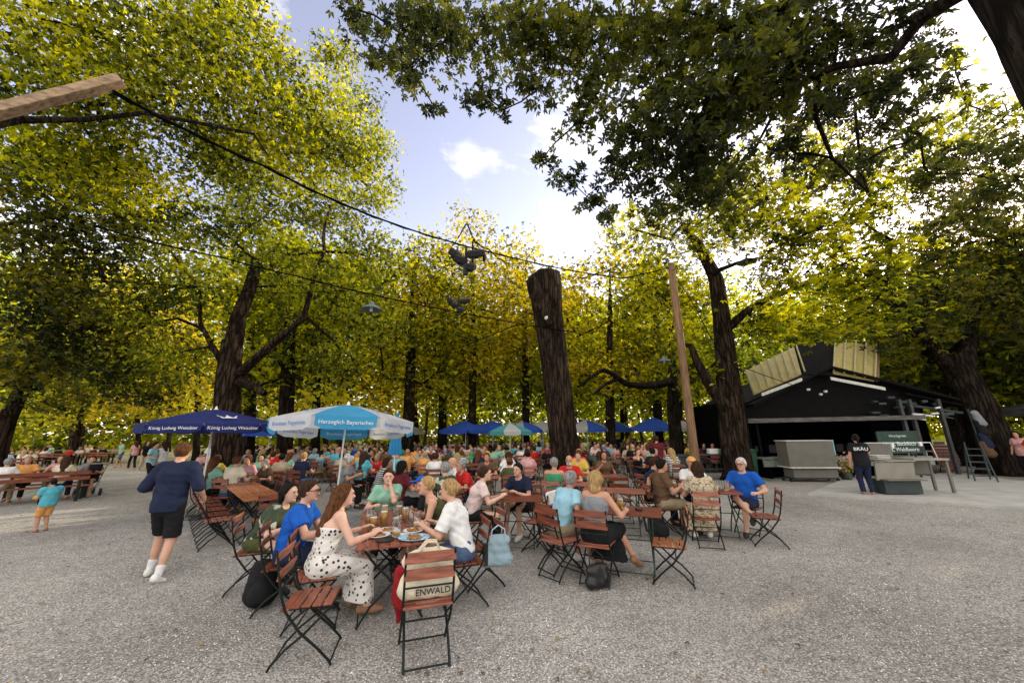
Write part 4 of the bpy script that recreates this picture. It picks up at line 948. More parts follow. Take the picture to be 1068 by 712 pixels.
def parasol(loc, Rr, rim, apex, val, mats, rz, label, texts=None, sides=8, pole='pole_white', ribs=True, group=None, base=True, name='parasol', pr=.02):
    o = empty(name, loc, rz, label, 'parasol', group)
    ms = [MT[m] for m in mats]; cv = MB(); vl = MB()
    P = lambda k, r, z: (r * math.cos(2 * math.pi * k / sides), r * math.sin(2 * math.pi * k / sides), z)
    for k in range(sides):
        cv.cur = vl.cur = k % len(ms)
        rows = []
        for j in range(7):
            f = j / 6; r = Rr * (.03 + .97 * f); z = apex - (apex - rim) * (f ** 1.25)
            a, b = np.array(P(k, r, z)), np.array(P(k + 1, r, z)); row = []
            for i in range(5): t = i / 4; q = a * (1 - t) + b * t; q[2] -= math.sin(t * math.pi) * .035 * f * math.sin(min(1, f) * math.pi * .9); row.append(q)
            rows.append(row)
        for j in range(6):
            for i in range(4): cv.raw([rows[j][i], rows[j + 1][i], rows[j + 1][i + 1], rows[j][i + 1]], [(0, 1, 2, 3)])
        if val > 0:
            a, b = np.array(P(k, Rr * 1.002, rim)), np.array(P(k + 1, Rr * 1.002, rim)); n_ = nrm((a + b) / 2 * [1, 1, 0]); row = []
            for zf in (0, .5, 1):
                r_ = []
                for i in range(7):
                    t = i / 6; ins = .03; q = a * (1 - (ins + t * (1 - 2 * ins))) + b * (ins + t * (1 - 2 * ins)); e = (1 - min(1, min(t, 1 - t) * 6)) * .25
                    q = q + n_ * (.012 * zf * math.sin(t * 9 + k)); q[2] = rim - val * zf * (1 - e * (zf > .9)); r_.append(q)
                row.append(r_)
            for j in range(2):
                for i in range(6): vl.raw([row[j][i], row[j + 1][i], row[j + 1][i + 1], row[j][i + 1]], [(0, 1, 2, 3)])
    cv.build('canopy', ms, o, False)
    if val > 0: vl.build('valance', ms, o, False)
    mb = MB(); mb.tube([(0, 0, .02), (0, 0, apex + .02)], pr, 8); mb.lathe([(.001, apex + .09), (.02, apex + .07), (.028, apex + .03), (.05, apex + .0)], n=8); mb.build('pole', MT[pole], o, True)
    if ribs:
        mb = MB()
        for k in range(sides):
            mb.tube([(0, 0, apex - .03), P(k, Rr * .99, rim - .01)], .008, 4); mb.tube([(0, 0, apex - .45), P(k, Rr * .5, apex - (apex - rim) * .42 - .02)], .007, 4)
        mb.build('ribs', MT[pole], o)
    if base: mb = MB(); mb.lathe([(.001, .06), (.06, .07), (.22, .05), (.24, 0)], n=14); mb.build('base', MT['bin_dark'], o)
    if texts:
        for (k, txt, size, inkname, where) in texts:
            a, b = Vector(P(k, Rr * 1.002, rim)), Vector(P(k + 1, Rr * 1.002, rim)); mid = (a + b) / 2; out = Vector((mid.x, mid.y, 0)).normalized(); right = Vector((-out.y, out.x, 0)).normalized()
            if where == 'val': c = mid + out * .022; c.z = rim - val * .5; up = Vector((0, 0, 1)); nn = out
            elif where == 'inner': c = mid - out * .012; c.z = rim - val * .5; up = Vector((0, 0, 1)); nn = -out; right = -right
            else:
                f = {'low': .84, 'mid': .62}[where]; z = apex - (apex - rim) * (f ** 1.25); z2 = apex - (apex - rim) * ((f + .08) ** 1.25); ap = math.cos(math.pi / sides)
                dn = (out * (Rr * .97 * .08 * ap) + Vector((0, 0, z2 - z))).normalized(); up = -dn; nn = right.cross(up).normalized(); c = out * (Rr * (.03 + .97 * f) * ap) + Vector((0, 0, z)) + nn * .012
            m = Matrix.Identity(4)
            for i in range(3): m[i][0] = right[i]; m[i][1] = up[i]; m[i][2] = nn[i]; m[i][3] = c[i]
            lettering(txt, size, MT[inkname], o, m)
    return o
u = at(357, 440, 8.0)
# with this rotation panel 6 faces the camera
wp = parasol((u[0] + .06, u[1] - .12, GZ0), 1.44, 2.11, 2.49, .25, ['cv_sky', 'cv_white'], R(-22.5) + math.atan2(-u[1], -u[0]) - R(270) , 'big sky blue and white panelled parasol over the front long table',
        texts=[(6, 'Herzoglich Bayerisches', .098, 'ink_white', 'val'), (5, 'Brauhaus Tegernsee', .098, 'ink_blue', 'val'), (7, 'Brauhaus Tegernsee', .098, 'ink_blue', 'val'),
               (2, 'Brauhaus Tegernsee', .095, 'ink_white', 'inner'), (1, 'Brauhaus Tegernsee', .095, 'ink_blue', 'inner'), (3, 'Brauhaus Tegernsee', .095, 'ink_blue', 'inner'), (5, 'Tegernsee', .14, 'ink_blue', 'mid'), (7, 'Tegernsee', .14, 'ink_blue', 'mid')])
wp.rotation_euler = (Matrix.Rotation(R(-4.5), 3, 'X') @ Matrix.Rotation(wp.rotation_euler.z, 3, 'Z')).to_euler()
u = at(223, 440, 9.5)
op = parasol((u[0], u[1], GZ0), 1.46, 2.15, 2.53, .20, ['cv_navy'], R(-22.5) + math.atan2(-u[1], -u[0]) - R(270) + R(16), 'dark blue parasol with white emblem in front of the oak',
        texts=[(6, 'König Ludwig Weissbier', .10, 'ink_white', 'val'), (5, 'König Ludwig Weissbier', .095, 'ink_white', 'val'), (1, 'Königliches Weissbier', .085, 'ink_white', 'inner'), (3, 'Königliches Weissbier', .085, 'ink_white', 'inner')])
def crown_emblem(parent, k, Rr, rim, apex, sides=8):
    ap = math.cos(math.pi / sides); an = 2 * math.pi * (k + .5) / sides; out = Vector((math.cos(an), math.sin(an), 0)); right = Vector((-out.y, out.x, 0)); f = .68
    z = apex - (apex - rim) * f ** 1.25; z2 = apex - (apex - rim) * (f + .1) ** 1.25; dn = (out * (Rr * .97 * .1 * ap) + Vector((0, 0, z2 - z))).normalized(); up = -dn; nn = right.cross(up).normalized()
    c = out * (Rr * (.03 + .97 * f) * ap) + Vector((0, 0, z)) + nn * .012; mb = MB()
    def poly(pts, h=.004): mb.raw([c + right * x + up * y + nn * h for x, y in pts], [tuple(range(len(pts)))])
    poly([(-.16, -.09), (.16, -.09), (.15, -.05), (-.15, -.05)]); poly([(-.15, -.04), (-.19, .08), (-.09, .0)], .005); poly([(-.09, -.04), (0, .11), (.09, -.04)], .006); poly([(.15, -.04), (.09, .0), (.19, .08)], .005)
    for x, y in ((-.19, .10), (0, .13), (.19, .10)): poly([(x + .022 * math.cos(a), y + .022 * math.sin(a)) for a in np.linspace(0, 6.28, 8, False)], .007)
    mb.build('emblem', MT['ink_white'], parent)
crown_emblem(op, 6, 1.46, 2.15, 2.53)
# ---------------------------------------------------------------- far tents and parasols
GP = 'parasols far behind the crowd'
for px, Y, r, cols, lab in [(486, 24, 1.7, ['cv_blue'], 'royal blue parasol far back left of the pale trunk'), (514, 25, 1.7, ['cv_blue'], 'royal blue parasol far back beside the teal one'), (545, 25, 1.5, ['cv_blue', 'cv_blue', 'cv_white'], 'blue parasol with white panels just left of the cut-off trunk'),
                            (532, 21, 1.25, ['cv_teal', 'cv_teal', 'cv_white'], 'small teal and white parasol in the crowd'), (566, 26, 1.6, ['cv_white'], 'plain white parasol left of the cut-off trunk'), (612, 24, 1.6, ['cv_white', 'cv_blue'], 'white parasol with blue panels right of the cut-off trunk'),
                            (640, 26, 1.7, ['cv_blue', 'cv_white'], 'blue and white striped parasol behind the right trunk'), (682, 23, 1.75, ['cv_blue'], 'wide royal blue parasol left of the timber pole'), (708, 26, 1.5, ['cv_white'], 'plain white parasol behind the timber pole'), (745, 27, 1.6, ['cv_blue'], 'blue parasol between the timber pole and chestnut'),
                            (283, 20, 1.5, ['cv_blue'], 'small blue parasol half hidden behind the oak'), (412, 27, 2.2, ['cv_blue', 'cv_white'], 'blue and white parasol behind the folded pale blue one')]:
    c = at(px, 445, Y); hh = .12 if r > 1.3 else 0
    parasol((c[0], c[1], GZ0), r, 1.98 + hh, 2.58 + hh + (r - 1.7) * .3, .2, cols, rng.uniform(0, .7), lab, ribs=False, base=False, group=GP, sides=8 if r < 1.7 else 4, pr=.03)
# folded pale blue parasol
c = at(412, 470, 11.5); o = empty('folded_parasol', (c[0], c[1], GZ0), 0, 'folded light blue parasol standing right of the white-blue one', 'parasol')
mb = MB(); prof = [(.03, 2.5), (.06, 2.35), (.10, 1.9), (.15, 1.45), (.16, 1.3), (.10, 1.28)]; n = 20
vs = []; 
for r_, z in prof:
    for k in range(n): a = 2 * math.pi * k / n; rr = r_ * (1 + .28 * math.sin(k * math.pi)) * (1 + (.25 if k % 2 else -.2)); vs.append((rr * math.cos(a), rr * math.sin(a), z))
fs = [(i * n + k, i * n + (k + 1) % n, (i + 1) * n + (k + 1) % n, (i + 1) * n + k) for i in range(len(prof) - 1) for k in range(n)]
mb.raw(vs, fs); mb.build('canopy', MT['cv_sky'], o); mb = MB(); mb.tube([(0, 0, 0), (0, 0, 2.58)], .02, 8); mb.build('pole', MT['pole_white'], o)
# ---------------------------------------------------------------- timber pole, beam, cables, lamps, speakers
pb = at(725, 480, 14.5); pt = at(700, 276, 14.5); mb = MB(); mb.tube([GZ(pb, 0), pb, (pb + pt) / 2, pt], [.175, .165, .155, .14], 14); mb.tube([pt + [0, 0, -.02], pt + [0, 0, .03]], [.15, .10], 12)
tp = link(bpy.data.objects.new('timber_pole', mb.mesh('timber_pole', MT['timber'], True))); tag(tp, 'leaning brown timber pole carrying the cables', 'pole')
a, b = at(-40, 126, 3.0), at(127, 84, 3.35); mb = MB(); d = b - a; ln = np.linalg.norm(d); d = d / ln; s_ = nrm(np.cross(d, [0, 0, 1])); t_ = np.cross(s_, d)
vs = [a + s_ * x * .055 + t_ * y * .055 + d * (.0 if e == 0 else ln) for e in (0, 1) for x, y in ((-1, -1), (1, -1), (1, 1), (-1, 1))]; mb.raw(vs, [(0, 1, 2, 3), (7, 6, 5, 4), (0, 4, 5, 1), (1, 5, 6, 2), (2, 6, 7, 3), (3, 7, 4, 0)])
m, nt_, bs_ = newmat('squared_timber'); 
tb = link(bpy.data.objects.new('timber_beam', mb.mesh('timber_beam', simple('beam_timber', (.30, .20, .12), rough=.7, var=.5, scale=4, bump=.4, bscale=22, stretch=(.5, 7, 7))))); bpy.data.materials.remove(m); tag(tb, 'squared timber beam end jutting in at the upper left', 'beam')
bv = tb.modifiers.new('bevel', 'BEVEL'); bv.width = .008; bv.segments = 2
def sag(a, b, s, n=24, wob=0): return [a + (b - a) * (i / n) - np.array([0, 0, s * 4 * (i / n) * (1 - i / n)]) + (rng.normal(size=3) * wob if 0 < i < n else 0) for i in range(n + 1)]
def cable(pts, r, label, r2=None):
    mb = MB(); mb.tube(pts, r, 6); 
    if r2: mb.tube([p + np.array([.0, 0, -.018 - .015 * math.sin(i * 2.1)]) for i, p in enumerate(pts)], r2, 5)
    o = link(bpy.data.objects.new('cable', mb.mesh('cable', MT['cable'], True))); return tag(o, label, 'cable')
def chain(pp, sg=.02, n=6):
    out = []
    for i in range(len(pp) - 1): out += sag(pp[i], pp[i + 1], sg, n)[(1 if i else 0):]
    return out
c0 = chain([at(118, 95, 3.3), at(200, 138, 4.2), at(280, 175, 5.1), at(345, 207, 6.1), at(410, 233, 7.4), at(470, 252, 8.8), at(520, 265, 10.2), at(590, 281, 12.4), at(650, 290, 13.6), pt + [0, 0, -.1]])
cable(c0, .018, 'thick black cable sagging from the beam end to the pole top', .011)
c1 = chain([at(100, 235, 7), at(150, 250, 7.4), at(230, 268, 8), at(310, 288, 8.6), at(388, 307, 9.2), at(470, 324, 12), at(548, 338, 14.4)]); cable(c1, .018, 'thin cable strung across to the cut-off trunk with a lamp')
cable(chain([at(100, 292, 8), at(200, 298, 9), at(300, 306, 11), at(400, 300, 13)]), .011, 'faint wire passing through the oak crown')
cable(chain([at(598, 346, 14.5), at(560, 340, 14.2), at(540, 338, 14.3), at(505, 352, 17), at(480, 362, 18)]), .02, 'cable tied around the cut-off trunk')
cable(chain([pt + [0, 0, -.2], at(725, 320, 14.3), at(752, 372, 14.2), at(775, 383, 13.5), at(845, 407, 16.2)], .03), .014, 'black cable from the timber pole to the hut gable')
cable(chain([at(700, 282, 14.4), at(745, 270, 13.5), at(815, 248, 12), at(940, 222, 10), at(1000, 205, 9)], .02), .010, 'upper right cable running from the pole into the leaves')
def pend_lamp(p, r, label, drop=.25):
    o = empty('pendant_lamp', p, 0, label, 'lamp'); mb = MB(); mb.lathe([(.02, .0), (.05, -.02), (.07, -.10), (r * .75, -.17), (r, -.24), (r * .96, -.245), (r * .6, -.17), (.05, -.11)], n=18); mb.build('lamp_shade', simple('lamp_enamel', (.10, .13, .12), rough=.4), o, True)
    mb = MB(); mb.tube([(0, 0, drop), (0, 0, 0)], .012, 6); mb.build('hanger', MT['cable'], o); mb = MB(); mb.lathe([(.001, -.29), (.03, -.28), (.045, -.24), (.03, -.18), (.02, -.12)], n=10); mb.build('bulb', MT['ink_white'], o, True)
pend_lamp(at(388, 314, 9.2), .27, 'grey enamel pendant lamp hanging left of the centre gap', .15)
pend_lamp(at(778, 268, 14.0), .38, 'grey enamel lamp hanging by the chestnut branch', .1)
pend_lamp(at(692, 371, 14.6), .25, 'small enamel lamp hanging beside the timber pole', .2)
def horn_cluster(c, s, label):
    o = empty('loudspeaker_cluster', c, 0, label, 'loudspeakers'); mb = MB(); mb.tube([(0, 0, .42 * s), (0, 0, -.6 * s)], .05 * s, 8); mb.tube([(0, 0, -.3 * s), (0, 0, -.75 * s)], .10 * s, 8); mb.build('mast', MT['rubber'], o)
    for an, tl, x, z, w in ((200, .55, -.42, .12, .36), (0, -.1, .38, .14, .46), (250, .2, -.22, -.12, .34), (20, .3, .22, -.42, .2)):
        mb = MB(); mb.box((0, 0, 0), (w * s * 1.5, .40 * s, .30 * s), bev=.06 * s); mb.tube([(0, 0, -.12 * s), (0, 0, -.20 * s)], [.05 * s, .12 * s], 8); b = mb.build('speaker_box', MT['rubber'], o); b.location = (x * s, 0, z * s); b.rotation_euler = (.5, tl, R(an * .12))
horn_cluster(at(486, 268, 9.5), .72, 'cluster of black loudspeakers on a mast hung in mid air'); horn_cluster(at(478, 316, 13), .62, 'smaller dark loudspeaker cluster below the first')
mb = MB(); p = at(505, 268, 9.6); mb.lathe([(.001, .16), (.03, .12), (.05, -.05), (.04, -.13), (.001, -.16)], p, 10); mb.tube([p + [0, 0, .14], p + [0, 0, .30]], .008, 5); tag(link(bpy.data.objects.new('hanging_lantern', mb.mesh('hanging_lantern', MT['frame'], True))), 'narrow dark lantern hanging from the thick cable', 'lantern')
mb = MB(); p = at(570, 331, 14.1); mb.box(p, (.10, .08, .10), bev=.02); mb.tube([p + [0, 0, 0], p + [-.04, -.12, -.06]], [.03, .06], 10); tag(link(bpy.data.objects.new('spotlight', mb.mesh('spotlight', MT['ink_white']))), 'small pale spotlight fixed on the cut-off trunk', 'lamp')
# bare curved bough left of the pole
pts = [at(700, 398, 19.5), at(680, 402, 19), at(655, 402, 18.8), at(640, 390, 18.6), at(628, 385, 18.6), at(615, 394, 18.6), at(603, 404, 18.8)]
bo = link(bpy.data.objects.new('bare_tree', trunk_mesh([([GZ(at(703, 450, 20)), at(703, 430, 20), at(702, 400, 19.8), at(700, 340, 20)], [.34, .28, .26, .12]), (pts, [.2, .17, .15, .13, .11, .09, .05]), ([at(645, 395, 18.7), at(632, 400, 18.4), at(618, 412, 18.2)], [.1, .08, .04])], BARK['dark'], name='bare_tree'))); tag(bo, 'dark tree with one long curved bare bough left of the pole', 'tree')
# ---------------------------------------------------------------- black serving hut
HY = 16.3
def H2(px, py, Y=HY): return at(px, py, Y)
hut = empty('serving_hut', (14.5, HY, 0), 0, 'black gabled serving hut with beige roof sheets and long counter', 'hut'); HO = np.array([14.5, HY, 0])
def prism(pts, depth, mb=None):
    """front polygon (world, constant Y) extruded away from the camera"""
    mb = mb or MB(); n = len(pts); P = [np.array(p, float) - HO for p in pts]; Q = [p + np.array([0, depth, 0]) for p in P]
    mb.raw(P + Q, [tuple(range(n))[::-1], tuple(range(n, 2 * n))] + [(i, (i + 1) % n, n + (i + 1) % n, n + i) for i in range(n)]); return mb
xl, xr = H2(781, 460)[0], H2(968, 460)[0]
eL, ap, eR = H2(786, 421), H2(857, 386), H2(940, 407)
zc = H2(870, 437)[2]                                    # soffit beam height
front = [(xl, HY, zc), (xr, HY, zc), (xr, HY, eR[2]), tuple(ap), (xl, HY, eL[2])]
prism(front, .12).build('gable_wall', MT['hutblack'], hut)
mb = MB(); D_ = 5.0; zt = zc
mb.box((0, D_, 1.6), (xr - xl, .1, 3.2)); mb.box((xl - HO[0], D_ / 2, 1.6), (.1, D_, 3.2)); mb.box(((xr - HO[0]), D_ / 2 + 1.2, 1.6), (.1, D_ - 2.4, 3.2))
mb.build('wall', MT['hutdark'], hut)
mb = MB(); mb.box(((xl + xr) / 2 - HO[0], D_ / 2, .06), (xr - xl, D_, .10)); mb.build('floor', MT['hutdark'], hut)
# roof planes with black sheet
def plate(p, q, depth, th, mb, y0=-.55):
    P = np.array(p) - HO; Q = np.array(q) - HO; P[1] = Q[1] = y0; n = np.array([-(Q - P)[2], 0, (Q - P)[0]]); n = nrm(n) * th; n = n if n[2] > 0 else -n
    vs = [P, Q, Q + n, P + n]; vs = vs + [v + np.array([0, depth, 0]) for v in vs]; mb.raw(vs, [(0, 1, 2, 3), (7, 6, 5, 4), (0, 4, 5, 1), (1, 5, 6, 2), (2, 6, 7, 3), (3, 7, 4, 0)]); return mb
mb = MB(); eLo = eL + (eL - ap) * .10; eRo = eR + (eR - ap) * .55
plate(eLo, ap, 6.2, .10, mb); plate(ap, eRo, 6.2, .10, mb); mb.build('roof', MT['hutblack'], hut)
mb = MB(); 
def strip(a, b, h, mb, y0, th=.03):
    A = np.array(a) - HO; B = np.array(b) - HO; A[1] = B[1] = y0; d = np.array([0, 0, h]); mb.raw([A, B, B + d, A + d, A + [0, th, 0], B + [0, th, 0], B + d + [0, th, 0], A + d + [0, th, 0]], [(0, 1, 2, 3), (7, 6, 5, 4), (0, 4, 5, 1), (1, 5, 6, 2), (2, 6, 7, 3), (3, 7, 4, 0)])
strip(H2(795, 413, 15.7), H2(837, 397, 15.7), .13, mb, -.6); strip(H2(867, 396, 15.7), H2(924, 407, 15.7), .13, mb, -.6); mb.build('fascia_trim', MT['trim'], hut)
# raised roof box with beige sheet flaps
def quadplate(pts, mb, th=.05):
    P = [np.array(p, float) - HO for p in pts]; n = nrm(np.cross(P[1] - P[0], P[3] - P[0])) * th; Q = [p + n for p in P]; mb.raw(P + Q, [(3, 2, 1, 0), (4, 5, 6, 7), (0, 1, 5, 4), (1, 2, 6, 5), (2, 3, 7, 6), (3, 0, 4, 7)]); return mb
Lq = [H2(786, 412, 15.9), H2(838, 390, 15.9), H2(829, 362, 17.2), H2(777, 388, 17.2)]
Rq = [H2(868, 390, 15.9), H2(911, 398, 15.9), H2(913, 361, 17.2), H2(870, 356, 17.2)]
Mq = [H2(836, 391, 15.85), H2(869, 392, 15.85), H2(871, 355, 17.2), H2(828, 361, 17.2)]
r1 = quadplate(Lq, MB()).build('roof_flap', MT['tarp'], hut); r2 = quadplate(Rq, MB()).build('roof_flap', MT['tarp'], hut)
quadplate(Mq, MB(), .04).build('roof_ridge', MT['hutblack'], hut)
MT['rib'] = simple('dull_rib', (.42, .38, .22), rough=.6)
def ribs(q, n, parent):
    mb = MB(); q = [np.array(p) - HO for p in q]
    for i in range(n + 1):
        t = i / n; a = q[0] * (1 - t) + q[1] * t; b = q[3] * (1 - t) + q[2] * t; off = np.array([0, -.10, .10]); mb.tube([a + off, b + off], .035, 5)
    mb.build('rib', MT['rib'], parent)
ribs(Lq, 7, r1); ribs(Rq, 4, r2)
quadplate([Rq[1] + [.02, -.05, 0], Rq[1] + [.2, -.02, 0], Rq[2] + [.2, .05, 0], Rq[2] + [.02, .05, 0]], MB()).build('roof_cheek', MT['timber'], hut)
# long awning beam, right lean-to
mb = MB(); strip(H2(781, 441, 15.6), H2(966, 437, 15.6), .17, mb, -.7, .1); mb.build('awning_beam', simple('beam_grey', (.10, .095, .085), rough=.6, var=.5, scale=2, stretch=(1, 5, 5)), hut)
mb = MB(); plate(H2(938, 412), H2(998, 424), 5.5, .08, mb, -.3); mb.build('side_roof', MT['hutblack'], hut)
mb = MB(); strip(H2(940, 424), H2(996, 432), .10, mb, -.32, .06); strip(H2(956, 432), H2(985, 437), .05, mb, -.36, .04); mb.build('side_beam', MT['bin_dark'], hut)
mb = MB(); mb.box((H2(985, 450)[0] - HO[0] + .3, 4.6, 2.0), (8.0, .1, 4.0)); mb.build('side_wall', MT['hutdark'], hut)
for px in (951, 962, 993): 
    mb = MB(); p = H2(px, 470, 15.9) - HO; mb.box((p[0], -.4, 1.55), (.12, .12, 3.1), bev=.01); mb.build('post', simple('post_grey', (.05, .05, .055), rough=.4), hut)
for px, d in ((783, 0), (798, .3)):
    mb = MB(); p = H2(px, 470) - HO; mb.box((p[0], d, 1.55), (.10, .10, 3.1), bev=.01); mb.build('post', MT['hutblack'], hut)
# counter
mb = MB(); cw = H2(955, 480)[0] - xl; ccx = (xl + H2(955, 480)[0]) / 2 - HO[0]
mb.box((ccx, -.25, .78), (cw, .9, .06), bev=.01); mb.box((ccx, -.71, .60), (cw, .04, .26)); mb.build('counter', simple('counter_greygreen', (.24, .28, .24), rough=.5), hut)
mb = MB()
for i in range(5): mb.box((xl - HO[0] + .3 + i * (cw - .6) / 4, -.3, .38), (.08, .7, .72))
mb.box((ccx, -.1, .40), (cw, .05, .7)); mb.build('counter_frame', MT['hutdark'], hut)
# gable spotlights, small bits
for px, py in ((843, 406), (861, 408), (856, 411)): mb = MB(); p = H2(px, py, 15.8) - HO; mb.lathe([(.001, -.06), (.06, -.04), (.07, .03), (.001, .05)], p, 10); mb.build('gable_lamp', MT['ink_white'], hut)
for i in range(16):
    mb = MB()
    px = rng.uniform(905, 990); py = rng.uniform(414, 434); p = H2(px, py, 16) - HO; mb.box(p, (rng.uniform(.1, .45), .15, rng.uniform(.05, .12)), rz=rng.uniform(-.4, .4), rx=rng.uniform(-.3, .3), bev=.01); mb.build('roof_gear', MT['bin_dark'], hut)
for px, py, w_ in ((958, 432, .5), (967, 433, .35), (975, 431, .3), (962, 437, .25), (978, 425, .2)): mb = MB(); p = H2(px, py, 15.8) - HO; mb.box(p, (w_, .06, .07), ry=rng.uniform(-.15, .15), bev=.01); mb.build('strip_lamp', MT['ink_white'], hut)
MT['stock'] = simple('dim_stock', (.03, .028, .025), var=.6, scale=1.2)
# kegs / boxes on shelves glimpsed inside
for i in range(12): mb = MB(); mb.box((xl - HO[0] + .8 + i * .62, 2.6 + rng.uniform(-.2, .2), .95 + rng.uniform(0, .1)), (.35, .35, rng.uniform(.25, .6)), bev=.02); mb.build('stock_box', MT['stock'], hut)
# sign
p = on(937, 480); p = at(937, 461, 15.0); sg = empty('menu_board', p, 0, 'dark green menu board with white chalk lettering above the grey counters', 'sign')
mb = MB(); mb.box((0, 0, 0), (1.52, .04, .78), bev=.01); mb.build('board', simple('board_green', (.02, .055, .04), rough=.6), sg)
mb = MB()
for a_, b_ in (((0, 0, .40), (1.58, .05, .04)), ((0, 0, -.40), (1.58, .05, .04)), ((-.78, 0, 0), (.04, .05, .8)), ((.78, 0, 0), (.04, .05, .8))): mb.box(a_, b_)
mb.build('board_frame', MT['bin_dark'], sg)
mx_ = Matrix.Rotation(R(90), 4, 'X')
lettering('Hirschgarten', .13, MT['ink_white'], sg, Matrix.Translation((0, -.03, .24)) @ mx_); lettering('Haxn, Backfisch', .20, MT['ink_white'], sg, Matrix.Translation((0, -.03, -.06)) @ mx_, thick=.004); lettering('Obst, Waldbeere', .20, MT['ink_white'], sg, Matrix.Translation((0, -.03, -.27)) @ mx_, thick=.004)
for s in (-1, 1): mb = MB(); mb.box((s * .6, .05, -.4 - p[2] / 2 + .2), (.05, .05, p[2] - .3)); mb.build('leg', MT['bin_dark'], sg)
# concrete slab
q = [on(843, 517), on(1075, 533), on(1250, 505), on(1058, 503), on(1000, 494), on(880, 501)]
poly = [(p[0], p[1]) for p in q]; me = bpy.data.meshes.new('concrete_slab'); n = len(poly); me.from_pydata([(x, y, z) for z in (-.05, .075) for x, y in poly], [], [tuple(range(n))[::-1], tuple(range(n, 2 * n))] + [(i, (i + 1) % n, n + (i + 1) % n, n + i) for i in range(n)]); me.materials.append(MT['concrete']); tag(link(bpy.data.objects.new('concrete_slab', me)), kind='structure')
# grey cabinet cart left of the woman
def on_box(px, pyb, w, d, h, rz=0): p = on(px, pyb); return p
c = on(850, 503); k = empty('serving_cart', (c[0], c[1] + .2, .02), R(-6), 'grey panelled serving cart with white ledge before the hut counter', 'cart')
mb = MB(); mb.box((0, 0, .98), (1.62, .7, .95), bev=.015); mb.build('upper_cabinet', MT['greyboard'], k); mb = MB(); mb.box((.04, -.02, .34), (1.52, .62, .38), bev=.015); mb.build('lower_cabinet', MT['greyboard'], k)
mb = MB(); mb.box((0, -.05, .515), (1.72, .85, .04), bev=.01); mb.build('ledge', MT['trim'], k); mb = MB(); mb.box((0, 0, 1.47), (1.68, .76, .03), bev=.01); mb.build('worktop', MT['trim'], k)
for sx in (-1, 1):
    for sy in (-1, 1): mb = MB(); mb.tube([(sx * .8 - .02, sy * .25, .075), (sx * .8 + .02, sy * .25, .075)], .075, 12); mb.build('wheel', MT['rubber'], k, True)
mb = MB(); mb.box((0, 0, .13), (1.45, .55, .05)); mb.build('chassis', MT['bin_dark'], k)
mb = MB(); mb.box((.85, -.1, 1.2), (.06, .4, .5), bev=.01); mb.build('blue_crate', simple('pale_blue_plastic', (.20, .45, .60)), k)
# flowers
c = on(884, 502); f = empty('flower_pot', (c[0], c[1], .02), 0, 'pot of small pink flowers right of the grey cart', 'plant'); mb = MB(); mb.lathe([(.001, 0), (.14, 0), (.19, .3), (.17, .3), (.001, .26)], n=14); mb.build('pot', MT['bin_dark'], f, True)
P = rng.normal(size=(300, 3)) * np.array([.16, .14, .16]) + [0, 0, .5]; V, Fq, T = leaves(P, .08, 'oval', rng.uniform(0, 1, 300), .3); link(bpy.data.objects.new('foliage', npmesh('pot_leaves', V, Fq, False, [LEAF['green']], attr=T)), f)
P = rng.normal(size=(70, 3)) * np.array([.19, .15, .17]) + [0, -.05, .56]; V, Fq, T = leaves(P, .09, 'lobed', rng.uniform(0, 1, 70), .3); link(bpy.data.objects.new('blossom', npmesh('pot_blossom', V, Fq, False, [CL['pink']], attr=T)), f)
# stacked grey counters with rail, nearer the camera
c = on(945, 520); k = empty('counter_stack', (c[0] + .5, c[1] + .35, .075), R(-4), 'pale grey counter with tray rail that the woman in black tends', 'counter')
def cb(name, p, d, mat='greyboard', **kw): mb = MB(); mb.box(p, d, bev=.01, **kw); return mb.build(name, MT[mat], k)
cb('front_panel', (-.35, -.1, .62), (1.05, .04, .50), 'beigeboard', rx=.12); cb('base_box', (-.28, .05, .20), (.98, .45, .36), 'bin_dark'); cb('shelf', (-.28, -.06, .40), (1.05, .6, .03), 'greyboard'); cb('worktop', (-.35, .1, .90), (1.1, .6, .03), 'beigeboard')
cb('back_panel', (-.30, .45, 1.12), (.95, .04, .48), 'greyboard'); cb('side_top', (.75, .25, .93), (.95, .65, .06), 'beigeboard'); cb('side_panel', (.72, .5, .68), (.85, .03, .42), 'greyboard')
for x, y in ((1.18, 0), (1.18, .5), (.25, .5)): cb('leg', (x, y, .46), (.06, .06, .88), 'greyboard')
mb = MB(); mb.tube([(-.85, .1, 1.40), (1.0, .1, 1.40)], .014, 6); mb.tube([(-.85, .1, 1.40), (-.85, .1, .9)], .012, 6); mb.tube([(1.0, .1, 1.40), (1.1, .1, .9)], .012, 6); mb.build('rail', MT['trim'], k)
cb('hook', (-.05, .12, 1.31), (.06, .05, .14), 'ink_white'); cb('hook', (.72, .1, 1.36), (.07, .05, .12), 'ink_white')
for z in (.98, 1.02, 1.06): mb = MB(); mb.box((-.72, -.1, z), (.45, .35, .012), rz=.2); mb.build('tray', MT['plate'], k)
# leaning round table top
c = on(1003, 494); o = empty('folded_round_table', (c[0], c[1] + .4, .02), 0, 'red-brown round slatted table top folded upright beside the ladder', 'table')
mb = MB()
for i in range(9):
    y = -.56 + i * .14; hw = math.sqrt(max(.03, .63 ** 2 - y * y)); mb.box((0, y, 0), (hw * 2, .125, .03), bev=.005)
t = mb.build('tabletop', simple('red_brown_board', (.15, .045, .035), rough=.5, var=.4, stretch=(1, 6, 6)), o); t.rotation_euler = (R(78), 0, R(8)); t.location = (0, 0, .68)
mb = MB(); mb.tube([(-.3, .15, .0), (.3, .3, .9)], .02, 6); mb.build('leg', MT['frame'], o); mb = MB(); mb.tube([(.3, .15, .0), (-.3, .3, .9)], .02, 6); mb.build('leg', MT['frame'], o)
